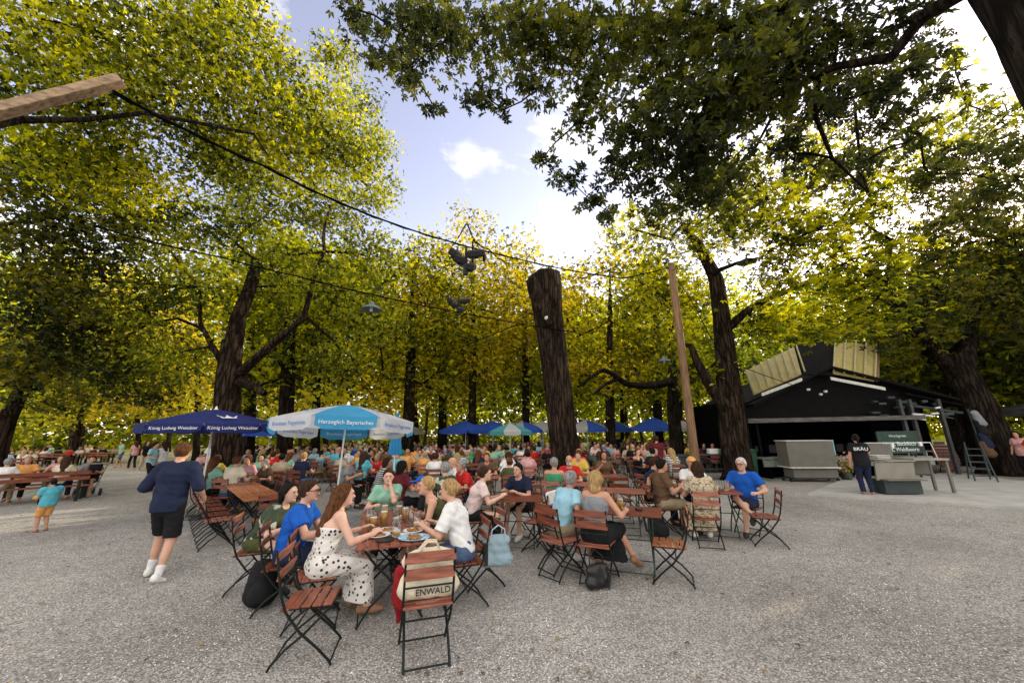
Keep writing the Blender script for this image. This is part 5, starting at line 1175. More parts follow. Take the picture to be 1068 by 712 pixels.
# small side table behind
c = on(980, 497); o = empty('side_table', (c[0], c[1] + .6, .02), 0, 'small pale side table right of the grey counter', 'table'); mb = MB(); mb.box((0, 0, .95), (.9, .6, .05), bev=.01); mb.build('tabletop', MT['greyboard'], o)
for sx in (-1, 1): mb = MB(); mb.tube([(sx * .38, 0, 0), (sx * .38, 0, .93)], .02, 6); mb.build('leg', MT['alu'], o)
# trestle ladder against the tree
c = on(1026, 503); o = empty('trestle_ladder', (c[0], c[1], .02), R(-40), 'dark folding trestle ladder standing before the right tree', 'ladder')
for y0, y1 in ((-.45, 0), (.45, 0)):
    mb = MB()
    for s in (-1, 1): mb.tube([(s * .26, y0, 0), (s * .18, y1, 1.35)], .022, 6)
    for j in range(1, 6): t = j / 6; mb.tube([(-.26 + .08 * t, y0 * (1 - t), 1.35 * t), (.26 - .08 * t, y0 * (1 - t), 1.35 * t)], .016, 6)
    mb.build('ladder_side', MT['bin_dark'], o)
# hanging clothes/cloths on the tree trunk
p = at(1016, 440, 15.0); o = empty('coat_rack', GZ(p, .02), 0, 'rack hung with dark and pale cloths against the right tree', 'rack'); mb = MB(); mb.tube([(0, 0, 0), (-.1, 0, 2.6)], .03, 6); mb.build('pole', MT['bin_dark'], o)
for i, (z, cl) in enumerate(((2.45, 'grey'), (2.1, 'black'), (1.6, 'navy'), (1.3, 'brown'))):
    ff = Field(); ff.cone((0, -.1, z), (.12, -.12, z - .42), .09, .13, .02, flat=((1, 0, 0), 1.5)); V, Q = ff.mesh(.03, .01, i); link(bpy.data.objects.new('cloth', npmesh('hung_cloth', V, Q, True, [CL[cl]])), o)
# wheelie bins
def bin_(px, pyb, w, d, h, mat, label, rz=0, dy=0):
    c = on(px, pyb); o = empty('wheelie_bin', (c[0], c[1] + dy, .02), rz, label, 'bin'); mb = MB(); mb.box((0, 0, h * .46 + .05), (w * .86, d * .86, h * .86), bev=.03); 
    mb.v = [(x * (1 + .16 * (z / h)), y * (1 + .16 * (z / h)), z) for x, y, z in mb.v]; mb.build('bin_body', MT[mat], o)
    mb = MB(); mb.box((0, 0, h * .95), (w * 1.06, d * 1.06, .06), bev=.025); mb.box((0, -d * .1, h * .985), (w * .9, d * .7, .05), bev=.02); mb.build('lid', MT[mat], o)
    for s in (-1, 1): mb = MB(); mb.tube([(s * w * .42, d * .36, .1), (s * w * .5, d * .36, .1)], .1, 12); mb.build('wheel', MT['rubber'], o, True)
    mb = MB(); mb.tube([(-w * .4, d * .56, h * .93), (w * .4, d * .56, h * .93)], .02, 6); mb.build('handle', MT['rubber'], o)
bin_(776, 500, .85, .8, 1.15, 'bin', 'green wheelie bin standing against the chestnut trunk', .2)
bin_(712, 503, .6, .6, 1.0, 'bin_dark', 'dark grey bin left of the timber pole', .1)
c = at(741, 478, 15.6); o = empty('serving_trolley', GZ(c, .02), 0, 'dark serving trolley with white papers between pole and green bin', 'trolley'); mb = MB(); mb.box((0, 0, .95), (1.15, .6, .05), bev=.01); mb.box((0, 0, .4), (1.1, .55, .03)); mb.build('shelf', MT['bin_dark'], o)
for sx in (-1, 1):
    for sy in (-1, 1): mb = MB(); mb.tube([(sx * .52, sy * .25, 0), (sx * .52, sy * .25, .93)], .018, 6); mb.build('leg', MT['bin_dark'], o)
mb = MB(); mb.box((.12, 0, 1.08), (.34, .22, .2), bev=.01); mb.build('paper_box', MT['plate'], o); mb = MB(); mb.box((.42, .05, 1.07), (.24, .24, .18), bev=.02); mb.build('cardboard_box', MT['beigeboard'], o)
# covered oval cooler by the cut-off trunk
c = on(625, 503); o = empty('covered_stand', (c[0], c[1], .02), 0, 'low dark green covered stand right of the cut-off trunk', 'stand'); mb = MB(); mb.lathe([(.001, 1.0), (.4, .98), (.52, .90), (.54, .82), (.50, .78)], n=20); mb.build('cover', MT['bin_dark'], o, True); mb = MB(); mb.lathe([(.3, 0), (.32, .78)], n=14); mb.build('body', MT['frame'], o, True)
# grey canopy and low fence at the far right
c = at(1075, 432, 17); parasol((c[0] + .9, c[1], GZ0), 2.2, 2.65, 3.0, .25, ['cv_grey'], .3, 'grey canvas parasol at the right edge behind the tree', ribs=False, sides=4)
# ---------------------------------------------------------------- tables, chairs and people near the camera
NEAR = .0115; MID = .0145
def P_(loc, face, label, group=None, skin=0, haircol='brown', topcol='white', botcol='black', shoe='dark', capcol='navy', names={}, **kw):
    parts = person_meshes(**kw); rz = face_rz(*face); return person_build(parts, (loc[0], loc[1], GZ0), rz, label, skin, haircol, topcol, botcol, shoe, capcol, group, names)
U = nrm([-.34, .94, 0])[:2]; W = np.array([-U[1], U[0]])      # axis of the long table A, and its left side
near = np.array([-1.21, 4.15])
TG = 'long front table of two folding tables'
trz = math.atan2(U[1], U[0])
for i, s in enumerate((.50, 1.50)):
    c = near + U * s; table(c[0], c[1], trz, ['near half of the front table crowded with beer mugs', 'far half of the front table below the white-blue parasol'][i], 'A')
cg = 'folding chairs around the front table'
def facing(v): return face_rz(v[0], v[1])
chair(-1.80, 3.74, facing((.93, .22)), 'empty chair with slatted seat in front of the woman in the dotted dress')
c = near - U * .42 + np.array([.28, -.02]); chair(c[0], c[1], facing((-.30, .95)), 'chair with the cream tote bag hung on its back'); TCH = c
dress = near + U * .42 + W * .72; bluem = near + U * .95 + W * 1.12; greenw = np.array([-3.28, 5.2])
chair(dress[0] - .02, dress[1] + .0, facing(-W), 'chair under the woman in the dotted dress', steel='frame')
chair(bluem[0], bluem[1], facing(-W), 'chair under the man in the royal blue shirt')
chair(greenw[0], greenw[1], facing(-W), 'chair under the woman in the leafy green top')
whitew = near + U * .32 - W * .78; olivem = near + U * 1.15 - W * .72; capb = near + U * 1.72 - W * .62; mintw = near + U * 2.42 + W * .02
chair(whitew[0], whitew[1], facing(W), 'chair under the woman in the white blouse')
BCH = np.array([-.42, 5.25]); chair(BCH[0], BCH[1], facing((-.9, -.35)), 'chair with the grey-blue handbag hung on it')
chair(capb[0], capb[1], facing(W), 'chair under the boy in the blue cap'); chair(mintw[0], mintw[1], facing(-U), 'chair under the woman in the mint shirt')
# hands on table: local targets
P_(dress, (.80, .60), 'woman with long brown hair in a white strapless dress with black dots', skin=3, haircol='auburn', topcol='dots', botcol='dots', shoe='tan', names=dict(top='bodice', bottom='skirt'),
   sex='f', lean=14, hands=((-.12, .44, .80), (.20, .46, .80)), top='dress', bottom='midi', hair='long', hpitch=-.15, hyaw=.3, vox=NEAR, ph=1)
P_(bluem, (.98, .18), 'man with glasses and short dark hair in a royal blue shirt', skin=0, haircol='brown', topcol='blue', botcol='navy', names={},
   sex='m', lean=12, hands=((-.12, .46, .79), (.22, .5, .79)), top='tee', bottom='shorts', hair='short', hpitch=-.1, hyaw=-.25, glasses=True, vox=NEAR, build=1.08, ph=2)
P_(greenw, (.96, -.12), 'woman leaning forward in a green and white leafy top', skin=3, haircol='black', topcol='leafy', botcol='olive', sex='f', lean=34, hands=((-.1, .55, .74), (.16, .55, .76)), top='blouse', bottom='long', hair='bob', hpitch=-.35, vox=NEAR, ph=3)
P_(whitew, (-.90, .10), 'woman with blond bun in a white blouse and blue jeans', skin=0, haircol='blond', topcol='white', botcol='jeans', shoe='white', sex='f', lean=16, hands=((-.10, .44, .80), (.16, .42, .80)), top='blouse', bottom='long', hair='bun', hyaw=-.15, hpitch=-.1, vox=NEAR, ph=4, feet=((-.1, .32, .07), (.1, .5, .07)))
P_(olivem, (-.95, -.30), 'blond man in an olive tank top leaning on the front table', skin=0, haircol='blond', topcol='olive', botcol='khaki', sex='m', lean=26, hands=((-.1, .46, .80), (.18, .45, .80)), top='tank', bottom='shorts', hair='short', hpitch=-.45, vox=NEAR, ph=5)
P_(capb, (-.95, -.25), 'boy in a blue cap and dark t-shirt at the front table', skin=1, haircol='brown', topcol='black', botcol='navy', capcol='blue', sex='m', lean=15, hands=((-.1, .42, .80), (.14, .40, .80)), top='tee', bottom='shorts', hair='short', cap=True, hpitch=-.2, hyaw=.2, scale=.94, vox=NEAR, ph=6)
P_(mintw, (.30, -.95), 'dark haired woman in a mint t-shirt eating at the head of the table', skin=3, haircol='brown', topcol='mint', botcol='black', sex='f', lean=14, hands=((-.04, .28, 1.08), (.18, .38, .80)), top='tee', bottom='long', hair='pony', hpitch=-.25, vox=NEAR, ph=7)
# mugs and plates on table A
tA = lambda s, w_: near + U * s + W * w_
for s, w_, fl, lab in [(.30, -.02, .2, 'nearly empty beer mug nearest the plates'), (.86, .22, .55, 'half full beer mug by the blue shirted man'), (.95, .10, .85, 'full amber beer mug in the middle of the front table'), (1.02, .27, .55, 'beer mug beside the full amber one'),
                       (.98, -.05, .2, 'beer mug with a last sip before the mint woman'), (1.06, -.17, .85, 'amber beer mug close to the blue cap boy'), (.78, -.20, 0, 'empty glass mug with big handle'), (.62, -.27, .2, 'small glass by the olive tank top man'), (1.38, .08, .85, 'full beer mug far along the front table'), (1.52, -.12, .55, 'half empty beer mug at the far table half')]:
    p = tA(s, w_); stein(p[0], p[1], fl, lab, rz=rng.uniform(0, 6))
p = tA(.16, -.20); disc_obj('plate', p[0], p[1], .15, 'plate_blue', 'oval blue and white plate with leftovers at the table edge', 'plate', 'food', 1.15)
p = tA(.42, .16); disc_obj('plate', p[0], p[1], .13, 'plate', 'white plate with salad between the woman in dots and the mugs', 'plate', 'food')
p = tA(.62, .06); disc_obj('plate', p[0], p[1], .12, 'plate', 'white plate piled with meat in the table centre', 'plate', 'food')
p = tA(.48, -.22); disc_obj('plate', p[0], p[1], .12, 'plate', 'white plate beside the blouse woman elbow', 'plate', 'food'); p = tA(1.30, -.2); disc_obj('plate', p[0], p[1], .12, 'plate', 'white plate in front of the boy with cap', 'plate', 'food')
p = tA(.22, .10); mb = MB(); mb.lathe([(.001, 0), (.09, .0), (.10, .012), (.001, .010)], n=18); ns = link(bpy.data.objects.new('ashtray', mb.mesh('ashtray', MT['rubber'], True))); ns.location = (p[0], p[1], .757 + GZ0); tag(ns, 'flat black dish at the near table corner', 'dish')
p = tA(.36, -.10); mb = MB(); mb.box((0, 0, .004), (.24, .17, .006), bev=.002); nk = link(bpy.data.objects.new('napkin', mb.mesh('napkin', MT['plate']))); nk.location = (p[0], p[1], .757 + GZ0); nk.rotation_euler = (0, 0, .4); tag(nk, 'white paper napkin under the nearest mug', 'napkin')
# tote bag on chair
def bag_mesh(w, d, h, seed=0, flare=1.1):
    ff = Field(); ff.cone((0, 0, d * .6), (0, 0, h), d * .55, d * .42, .02, flat=((1, 0, 0), w / d)); ff.cone((-w * .38, 0, d * .5), (w * .38, 0, d * .5), d * .5, d * .5, .03); ff.cone((-w * .42, 0, h * .93), (w * .42, 0, h * .96), d * .22, d * .2, .05); return ff.mesh(.011, .004, seed)
bf = nrm([-.30, .95, 0]); brz = facing((-.30, .95)); o = empty('tote_bag', (TCH[0] + .005 , TCH[1] + .0, .475 + GZ0), brz, 'cream canvas tote bag with dark print on the chair seat', 'bag')
V, Q = bag_mesh(.46, .15, .33, 2); V[:, 1] -= .10; link(bpy.data.objects.new('bag_body', npmesh('tote', V, Q, True, [CL['cream']])), o)
mb = MB(); 
for y in (-.13, -.06): mb.tube([(-.09, y, .27), (-.09, y - .02, .38), (-.03, y - .03, .45), (.05, y - .02, .44), (.09, y, .36), (.09, y, .27)], .010, 5)
mb.build('handle', CL['cream'], o)
lettering('ENWALD', .070, MT['ink_black'], o, Matrix.Translation((.03, -.196, .075)) @ Matrix.Rotation(R(90), 4, 'X'), thick=.003)
o = empty('red_jacket', (TCH[0] - .27, TCH[1] + .12, GZ0), brz, 'red jacket draped down beside the tote bag', 'jacket'); ff = Field(); ff.cone((0, 0, .60), (.03, 0, .40), .06, .10, .03, flat=((0, 1, 0), 1.6)); ff.cone((.03, 0, .42), (-.01, -.03, .22), .07, .015, .03); V, Q = ff.mesh(.012, .006, 3); link(bpy.data.objects.new('cloth', npmesh('jacket', V, Q, True, [cloth('cloth_dark_red', (.22, .012, .014))])), o)
# handbag
o = empty('handbag', (BCH[0] + .20, BCH[1] - .22, .30), facing((-.35, .9)), 'grey-blue leather handbag hanging from a chair', 'bag'); V, Q = bag_mesh(.34, .14, .30, 5); link(bpy.data.objects.new('bag_body', npmesh('handbag', V, Q, True, [simple('grey_blue_leather', (.25, .36, .42), rough=.4, var=.15)])), o)
mb = MB(); mb.tube([(-.10, -.05, .28), (-.08, -.06, .42), (0, -.06, .47), (.08, -.06, .42), (.10, -.05, .28)], .009, 6); mb.build('handle', simple('grey_blue_strap', (.4, .5, .55), rough=.4), o); mb = MB(); mb.box((-.16, -.05, .16), (.05, .06, .24), bev=.01); mb.build('strap', MT['rubber'], o)
# backpack
def backpack(x, y, rz, label, col='black', s=1.0):
    o = empty('backpack', (x, y, GZ0), rz, label, 'bag'); ff = Field(); ff.cone((0, 0, .16), (0, .02, .40), .17, .13, .04, flat=((1, 0, 0), 1.15)); ff.ell((0, -.14, .18), (.14, .09, .13), .03); V, Q = ff.mesh(.014, .004, 2); link(bpy.data.objects.new('bag_body', npmesh('backpack', V * s, Q, True, [CL[col]])), o)
    mb = MB(); mb.tube([(-.05 * s, .0, .50 * s), (-.04 * s, 0, .57 * s), (.04 * s, 0, .57 * s), (.05 * s, 0, .50 * s)], .01, 5)
    for q in (-1, 1): mb.tube([(q * .09 * s, .12 * s, .48 * s), (q * .13 * s, .22 * s, .36 * s), (q * .12 * s, .17 * s, .12 * s)], .018, 5)
    mb.build('strap', MT['rubber'], o)
backpack(-2.86, 4.72, .6, 'bulky black backpack leaning by the chair of the blue shirted man', s=.90)
# ---------------------------------------------------------------- couple's table B
e1 = nrm([.93, -.36, 0])[:2]; e2 = nrm([.36, .93, 0])[:2]; cB = np.array([1.60, 5.80]); table(cB[0], cB[1], math.atan2(e1[1], e1[0]), 'slatted table of the blond woman with the black skirt', 'sq')
bl_ = cB - e2 * .62 - e1 * .32; ml_ = cB - e2 * .42 - e1 * .88
P_(bl_, (.55, .8), 'blond woman in a grey crop top and long black skirt', skin=1, haircol='blond', topcol='grey', botcol='black', shoe='tan', names=dict(bottom='skirt'), sex='f', lean=6, hands=((-.1, .36, .80), (.30, .34, .80)), top='croptop', bottom='midi', hair='bob', hyaw=.5, hpitch=.0, vox=NEAR, ph=8, feet=((-.12, .30, .07), (.30, .52, .20)), knees=((-.15, .42, .53), (.14, .42, .55)))
P_(ml_, (.85, .50), 'grey haired man in a light blue shirt leaning towards the blond woman', skin=2, haircol='grey', topcol='light blue', botcol='khaki', shoe='white', sex='m', lean=24, hands=((-.02, .42, .78), (.24, .22, .60)), top='tee', bottom='shorts', hair='short', hyaw=-.1, hpitch=-.1, vox=NEAR, ph=9, glasses=True, build=1.04)
chair(bl_[0], bl_[1], facing((.45, .9)), 'chair of the blond woman in the crop top'); chair(ml_[0], ml_[1], facing((.85, .5)), 'chair of the man in the light blue shirt')
chair(.62, 5.52, facing((.75, .65)), 'empty chair just behind the light blue shirt man'); chair(2.0, 5.28, facing((-.93, .37)), 'lone chair with orange-brown seat pushed to the small table end', wood='wood_orange')
chair(.95, 6.55, facing((.1, -.99)), 'empty chair facing the camera behind the couple'); chair(.42, 6.6, facing((-.8, .5)), 'empty chair with a white cloth over its back'); mb = MB(); mb.box((0, -.255, .80), (.36, .05, .20), rx=-.2, bev=.02); o = link(bpy.data.objects.new('white_cloth', mb.mesh('white_cloth', CL['white']))); o.location = (.42, 6.6, GZ0 + .03); o.rotation_euler = (0, 0, facing((-.8, .5))); tag(o, 'white cloth hung over the back of an empty chair', 'cloth')
p = cB + np.array([-.08, -.1]); stein(p[0], p[1], .85, 'full lager mug in front of the blond woman'); p = cB + e1 * .2; mb = MB(); mb.lathe([(.001, 0), (.05, 0), (.055, .02), (.001, .02)], n=14); o = link(bpy.data.objects.new('ashtray', mb.mesh('ashtray', MT['rubber'], True))); o.location = (p[0], p[1], .757 + GZ0); tag(o, 'small ashtray on the slatted table of the couple', 'ashtray')
o = empty('shoulder_bag', (1.02, 5.12, GZ0), .5, 'black shoulder bag on the gravel under the blond woman', 'bag'); V, Q = bag_mesh(.30, .14, .22, 8); link(bpy.data.objects.new('bag_body', npmesh('shoulder_bag', V, Q, True, [simple('black_leather', (.012, .012, .013), rough=.35)])), o); mb = MB(); mb.tube([(-.12, 0, .2), (-.10, .02, .34), (.0, .05, .42), (.1, .02, .34), (.12, 0, .2)], .008, 5); mb.build('strap', MT['rubber'], o)
# ---------------------------------------------------------------- table C on the right
cC = np.array([3.62, 7.55]); a_ = R(-18); table(cC[0], cC[1], a_, 'table shared by the five guests nearest the timber pole', 'std')
P_((3.22, 6.78), (.25, .95), 'dark haired woman in a floral dress seen from behind', skin=1, haircol='brown', topcol='floral', botcol='floral', shoe='white', names=dict(top='bodice', bottom='skirt'), sex='f', lean=10, hands=((-.16, .42, .80), (.2, .42, .80)), top='tee', bottom='midi', hair='bob', hpitch=-.1, hyaw=-.3, vox=MID, ph=10)
P_((2.80, 7.55), (.97, .0), 'man in a brown t-shirt and khaki shorts with hand on his hip', skin=1, haircol='black', topcol='brown', botcol='khaki', sex='m', lean=4, hands=((-.34, -.12, .70), (.12, .34, .84)), top='tee', bottom='shorts', hair='short', vox=MID, ph=11, build=1.05)
P_((2.85, 8.30), (.9, -.35), 'man in a navy shirt half hidden behind the brown t-shirt man', skin=0, haircol='brown', topcol='navy', botcol='black', sex='m', lean=12, hands=((-.1, .42, .80), (.2, .42, .80)), top='tee', bottom='long', hair='short', vox=MID, ph=12)
P_((3.72, 8.25), (.0, -1), 'man in a white shirt and orange-brown cap behind the table', skin=1, haircol='grey', topcol='white', botcol='navy', capcol='orange', sex='m', lean=8, hands=((-.2, .42, .80), (.14, .40, .86)), hk=('relax', 'grip'), top='tee', bottom='shorts', hair='short', cap=True, vox=MID, ph=13)
P_((4.42, 7.55), (-.78, -.62), 'white haired man in a bright blue t-shirt with legs crossed', skin=0, haircol='white', topcol='blue', botcol='navy', sex='m', lean=-2, hands=((-.28, .22, .74), (.22, .30, .76)), top='tee', bottom='shorts', hair='short', glasses=True, vox=MID, ph=14, build=1.08, knees=((-.12, .43, .54), (.03, .43, .66)), feet=((-.10, .48, .07), (-.28, .58, .42)))
for (x, y), f, lab in [((3.22, 6.78), (.25, .95), 'chair of the woman in the floral dress'), ((2.80, 7.55), (.97, 0), 'chair of the man in the brown t-shirt'), ((2.85, 8.3), (.9, -.35), 'chair of the navy shirt man at the pole table'), ((3.72, 8.25), (0, -1), 'chair of the man with the orange-brown cap'), ((4.42, 7.55), (-.78, -.62), 'chair of the man in the bright blue t-shirt')]: chair(x, y, facing(f), lab)
chair(4.22, 6.78, facing((-.82, .35)), 'lone empty chair on the open gravel nearest the hut', wood='wood_red')
for x, y, fl, lab in [(3.15, 7.75, .55, 'beer mug before the brown t-shirt man'), (3.95, 7.40, 0, 'empty tall glass near the bright blue t-shirt'), (4.05, 7.5, 0, 'second empty glass near the bright blue t-shirt'), (3.9, 7.55, .2, 'almost empty mug in the middle of the pole table')]: stein(x, y, fl, lab)
backpack(2.55, 7.2, .4, 'black bag under the man in the brown t-shirt', s=.9)
# ---------------------------------------------------------------- table D (pink and navy) and other mid guests
table(.0, 6.98, R(-6), 'red-brown table shared by the navy man and the woman in pale pink', 'sq')
P_((-.74, 6.72), (1, .18), 'woman in a pale pink t-shirt leaning on the red-brown table', skin=3, haircol='brown', topcol='pale pink', botcol='black', shoe='white', sex='f', lean=22, hands=((-.05, .52, .80), (.18, .50, .82)), top='tee', bottom='long', hair='bun', hpitch=-.2, vox=MID, ph=15)
P_((.22, 7.62), (-.55, -.8), 'dark haired man in a navy t-shirt leaning over his table', skin=0, haircol='black', topcol='navy', botcol='black', shoe='white', sex='m', lean=22, hands=((-.12, .46, .80), (.2, .44, .80)), top='tee', bottom='shorts', hair='short', hpitch=-.2, vox=MID, ph=16)
for (x, y), f, lab in [((-.74, 6.72), (1, .18), 'chair of the woman in pale pink'), ((.22, 7.62), (-.55, -.8), 'chair of the navy t-shirt man'), ((.62, 6.95), (-.95, .1), 'empty chair at the end of the pale pink woman table')]: chair(x, y, facing(f), lab)
P_((-.95, 8.7), (-.7, -.5), 'man in a red shirt leaning forward at a middle table', skin=1, haircol='grey', topcol='red', botcol='navy', sex='m', lean=24, hands=((-.15, .48, .80), (.2, .45, .80)), top='tee', bottom='long', hair='short', hpitch=-.3, vox=MID, ph=17)
P_((.85, 8.35), (.35, .9), 'grey haired person in a green tank top seen from behind', skin=1, haircol='grey', topcol='green', botcol='khaki', sex='m', lean=6, hands=((-.15, .42, .80), (.2, .42, .80)), top='tank', bottom='long', hair='short', vox=MID, ph=18)
P_((1.35, 9.35), (-.25, -1), 'man in a red polo with white beard facing the green tank top', skin=1, haircol='white', topcol='red', botcol='navy', sex='m', lean=6, hands=((-.18, .42, .80), (.2, .42, .80)), top='tee', bottom='long', hair='bald', beard=True, vox=MID, ph=19)
table(1.15, 8.85, R(-15), 'table between the green tank top and the red polo', 'std'); chair(.85, 8.35, facing((.35, .9)), 'chair of the person in the green tank top'); chair(1.35, 9.35, facing((-.25, -1)), 'chair of the white bearded man in the red polo')
table(-1.5, 8.4, R(20), 'table in front of the forward leaning red shirt man', 'std'); chair(-.95, 8.7, facing((-.7, -.5)), 'chair of the forward leaning red shirt man')
table(1.95, 7.75, R(-20), 'bare pale table behind the light blue shirt couple', 'std'); chair(2.3, 8.55, facing((-.2, -1)), 'empty chair at the far side of the bare pale table'); chair(2.75, 9.3, facing((-.9, -.2)), 'empty chair between bare table and navy shirt man'); chair(1.45, 7.15, facing((.2, 1)), 'empty chair at the near side of the bare pale table')
P_((-3.35, 9.6), (.85, .3), 'guest in a black and white striped shirt below the white-blue parasol', skin=1, haircol='brown', topcol='striped', botcol='black', sex='f', lean=20, hands=((-.15, .45, .80), (.2, .42, .80)), top='tee', bottom='long', hair='bob', vox=MID, ph=20)
P_((-4.5, 10.3), (.8, .1), 'white haired man in a dark grey shirt beside the striped guest', skin=1, haircol='white', topcol='grey', botcol='black', sex='m', lean=14, hands=((-.15, .45, .80), (.2, .42, .85)), top='tee', bottom='long', hair='short', vox=MID, ph=21)
P_((-2.35, 7.9), (.5, .8), 'dark haired woman in a maroon top with her back turned', skin=1, haircol='black', topcol='maroon', botcol='black', sex='f', lean=8, hands=((-.15, .42, .80), (.2, .42, .80)), top='tee', bottom='long', hair='bob', vox=MID, ph=22)
P_((-1.30, 9.3), (-.8, -.4), 'bald man in a white t-shirt behind the folded parasol', skin=0, haircol='grey', topcol='white', botcol='navy', sex='m', lean=14, hands=((-.15, .45, .80), (.2, .42, .80)), top='tee', bottom='long', hair='bald', vox=MID, ph=23)
P_((-1.25, 7.35), (-.6, .75), 'grey haired woman in a grey-green patterned top behind the boy', skin=3, haircol='grey', topcol='leafy', botcol='black', sex='f', lean=6, hands=((-.15, .42, .80), (.2, .42, .80)), top='tee', bottom='long', hair='short', vox=MID, ph=24)
for (x, y), f, lab in [((-3.35, 9.6), (.85, .3), 'chair of the striped shirt guest'), ((-4.5, 10.3), (.8, .1), 'chair of the man in dark grey'), ((-2.35, 7.9), (.5, .8), 'chair of the woman in the maroon top'), ((-1.3, 9.3), (-.8, -.4), 'chair of the bald man in white'), ((-1.25, 7.35), (-.6, .75), 'chair of the grey haired woman in patterned top')]: chair(x, y, facing(f), lab)
table(-2.35, 8.75, R(15), 'table between the maroon top and the bald man', 'std')
# ---------------------------------------------------------------- standing and walking people
P_((-4.80, 5.52), (-.14, 1), 'man in a navy shirt and black shorts walking away over the gravel', skin=0, haircol='auburn', topcol='navy', botcol='black', shoe='white', sex='m', pose='stand', lean=4, hands=((-.30, .24, 1.04), (.30, .20, .98)), hk=('grip', 'grip'), top='rolled', bottom='shorts', hair='short', vox=NEAR, stride=.10, feet=((-.17, .16, .09), (.10, -.10, .075)), socks=True, hemlen=.15, build=1.1, ph=25, scale=1.03)
mb = MB()
o = P_((-9.75, 8.30), (-.97, .2), 'small child in teal top, orange shorts and black cap', skin=1, haircol='black', topcol='teal', botcol='orange', capcol='black', shoe='tan', sex='m', pose='stand', lean=-2, hands=((-.12, .30, 1.12), (.16, .28, 1.10)), hk=('grip', 'grip'), top='tee', bottom='shorts', hair='short', cap=True, vox=MID, stride=.04, build=1.25, ph=26, scale=.60)
o = empty('toy', (-10.0, 8.36, .68), .8, 'pale green and black toy held by the small child', 'toy'); mb = MB(); mb.box((0, 0, .0), (.22, .07, .08), bev=.02); mb.build('toy_body', CL['yellow'], o); mb = MB(); mb.box((0, 0, -.08), (.07, .06, .12), bev=.015); mb.box((.1, 0, .03), (.05, .08, .06), bev=.01); mb.build('grip', CL['black'], o)
hw = on(909, 518)
P_((hw[0] - .1, hw[1] - .05), (.45, .9), 'woman in black t-shirt with white back print and navy trousers at the grey counter', skin=1, haircol='black', topcol='black', botcol='navy', shoe='tan', sex='f', pose='stand', lean=2, hands=((-.26, .02, .86), (.30, .40, 1.05)), top='tee', bottom='long', hair='pony', vox=MID, ph=27, build=1.05)
wo = [o for o in bpy.data.objects if o.name.startswith('person')][-1]
lettering('BRÄU', .13, MT['ink_white'], [q for q in bpy.data.objects if q.get('label', '').startswith('woman in black t-shirt with white')][0], Matrix.Translation((0, -.178, 1.30)) @ Matrix.Rotation(R(84), 4, 'X'), thick=.012)
P_((5.3, 14.2), (.35, .9), 'man in a maroon polo and pale trousers standing behind the guests', skin=1, haircol='brown', topcol='maroon', botcol='cream', sex='m', pose='stand', lean=2, hands=((-.26, .05, .84), (.26, .10, .84)), top='tee', bottom='long', hair='short', vox=MID, ph=28, build=1.06)
# ---------------------------------------------------------------- templates for the crowd
def tmpl(**kw):
    kw['build'] = kw.get('build', 1) * .90; return person_meshes(vox=.024, face=False, shoes=False, **kw)
H0 = ((-.18, .42, .80), (.2, .42, .80))
TS = [tmpl(sex='m', lean=12, hands=H0, hair='short'), tmpl(sex='f', lean=10, hands=((-.1, .30, 1.02), (.2, .42, .8)), hair='long'), tmpl(sex='m', lean=22, hands=H0, hair='short', hyaw=.5, bottom='shorts'), tmpl(sex='f', lean=4, hands=((-.25, .2, .75), (.12, .3, 1.0)), hair='bob', hyaw=-.5), tmpl(sex='m', lean=-4, hands=((-.25, .3, .78), (.2, .40, .95)), hair='short', hyaw=-.7, build=1.12),
      tmpl(sex='f', lean=18, hands=H0, hair='bun', hyaw=.6, bottom='shorts'), tmpl(sex='m', lean=8, hands=H0, hair='bald', build=1.1), tmpl(sex='f', lean=10, hands=((-.2, .4, .8), (.05, .2, 1.12)), hair='pony', top='tank')]
TST = [tmpl(sex='m', pose='stand', lean=2, hands=((-.26, .05, .84), (.3, .3, 1.1)), hair='short'), tmpl(sex='f', pose='stand', lean=2, hands=((-.22, .1, .84), (.24, .1, .86)), hair='long', stride=.12), tmpl(sex='m', pose='stand', lean=6, hands=((-.26, .15, .9), (.26, -.05, .86)), hair='short', stride=.2, bottom='shorts')]
def tm_mesh(parts):
    r = {}
    for k, v in parts.items():
        if k in PART: me = npmesh('guest_' + PART[k], v[0], v[1], True, [CL['white']]); r[k] = me
    return r
TSm = [tm_mesh(t) for t in TS]; TSTm = [tm_mesh(t) for t in TST]
HN = {0: 'short', 1: 'long', 2: 'short', 3: 'shoulder length', 4: 'short', 5: 'pinned up', 6: 'shaved', 7: 'ponytailed'}
PAL = ['white', 'white', 'white', 'black', 'black', 'navy', 'grey', 'light blue', 'red', 'green', 'beige', 'pink', 'cream', 'blue', 'olive', 'mint', 'orange', 'maroon', 'teal', 'brown', 'pale pink', 'yellow', 'striped']
def guest(x, y, rz, tm, label, top, bot, hc, sk, group, sc=1.0, z=GZ0):
    o = empty('person', (x, y, z), rz, label, 'person', group); o.scale = (sc,) * 3
    for k, me in tm.items():
        c = link(bpy.data.objects.new(PART[k], me), o); c.material_slots[0].link = 'OBJECT'
        c.material_slots[0].material = dict(body=MT['skin'][sk], top=CL[top], bottom=CL[bot], hair=MT['hair'][hc]).get(k)
    return o
pick = lambda s: s[int(rng.integers(0, len(s)))]
def where(x, y):
    px = 534 + 386 * x / (y * .97)
    r = 'beside the oak' if px < 222 else 'between oak and parasol' if px < 300 else 'beneath the bright parasol' if px < 425 else 'in the yard middle' if px < 505 else 'before the bare trunk' if px < 590 else 'beyond the bare trunk' if px < 665 else 'near the timber pole'
    d = 'in nearer rows' if y < 13 else 'halfway back' if y < 19 else 'far back'
    return d + ' ' + r
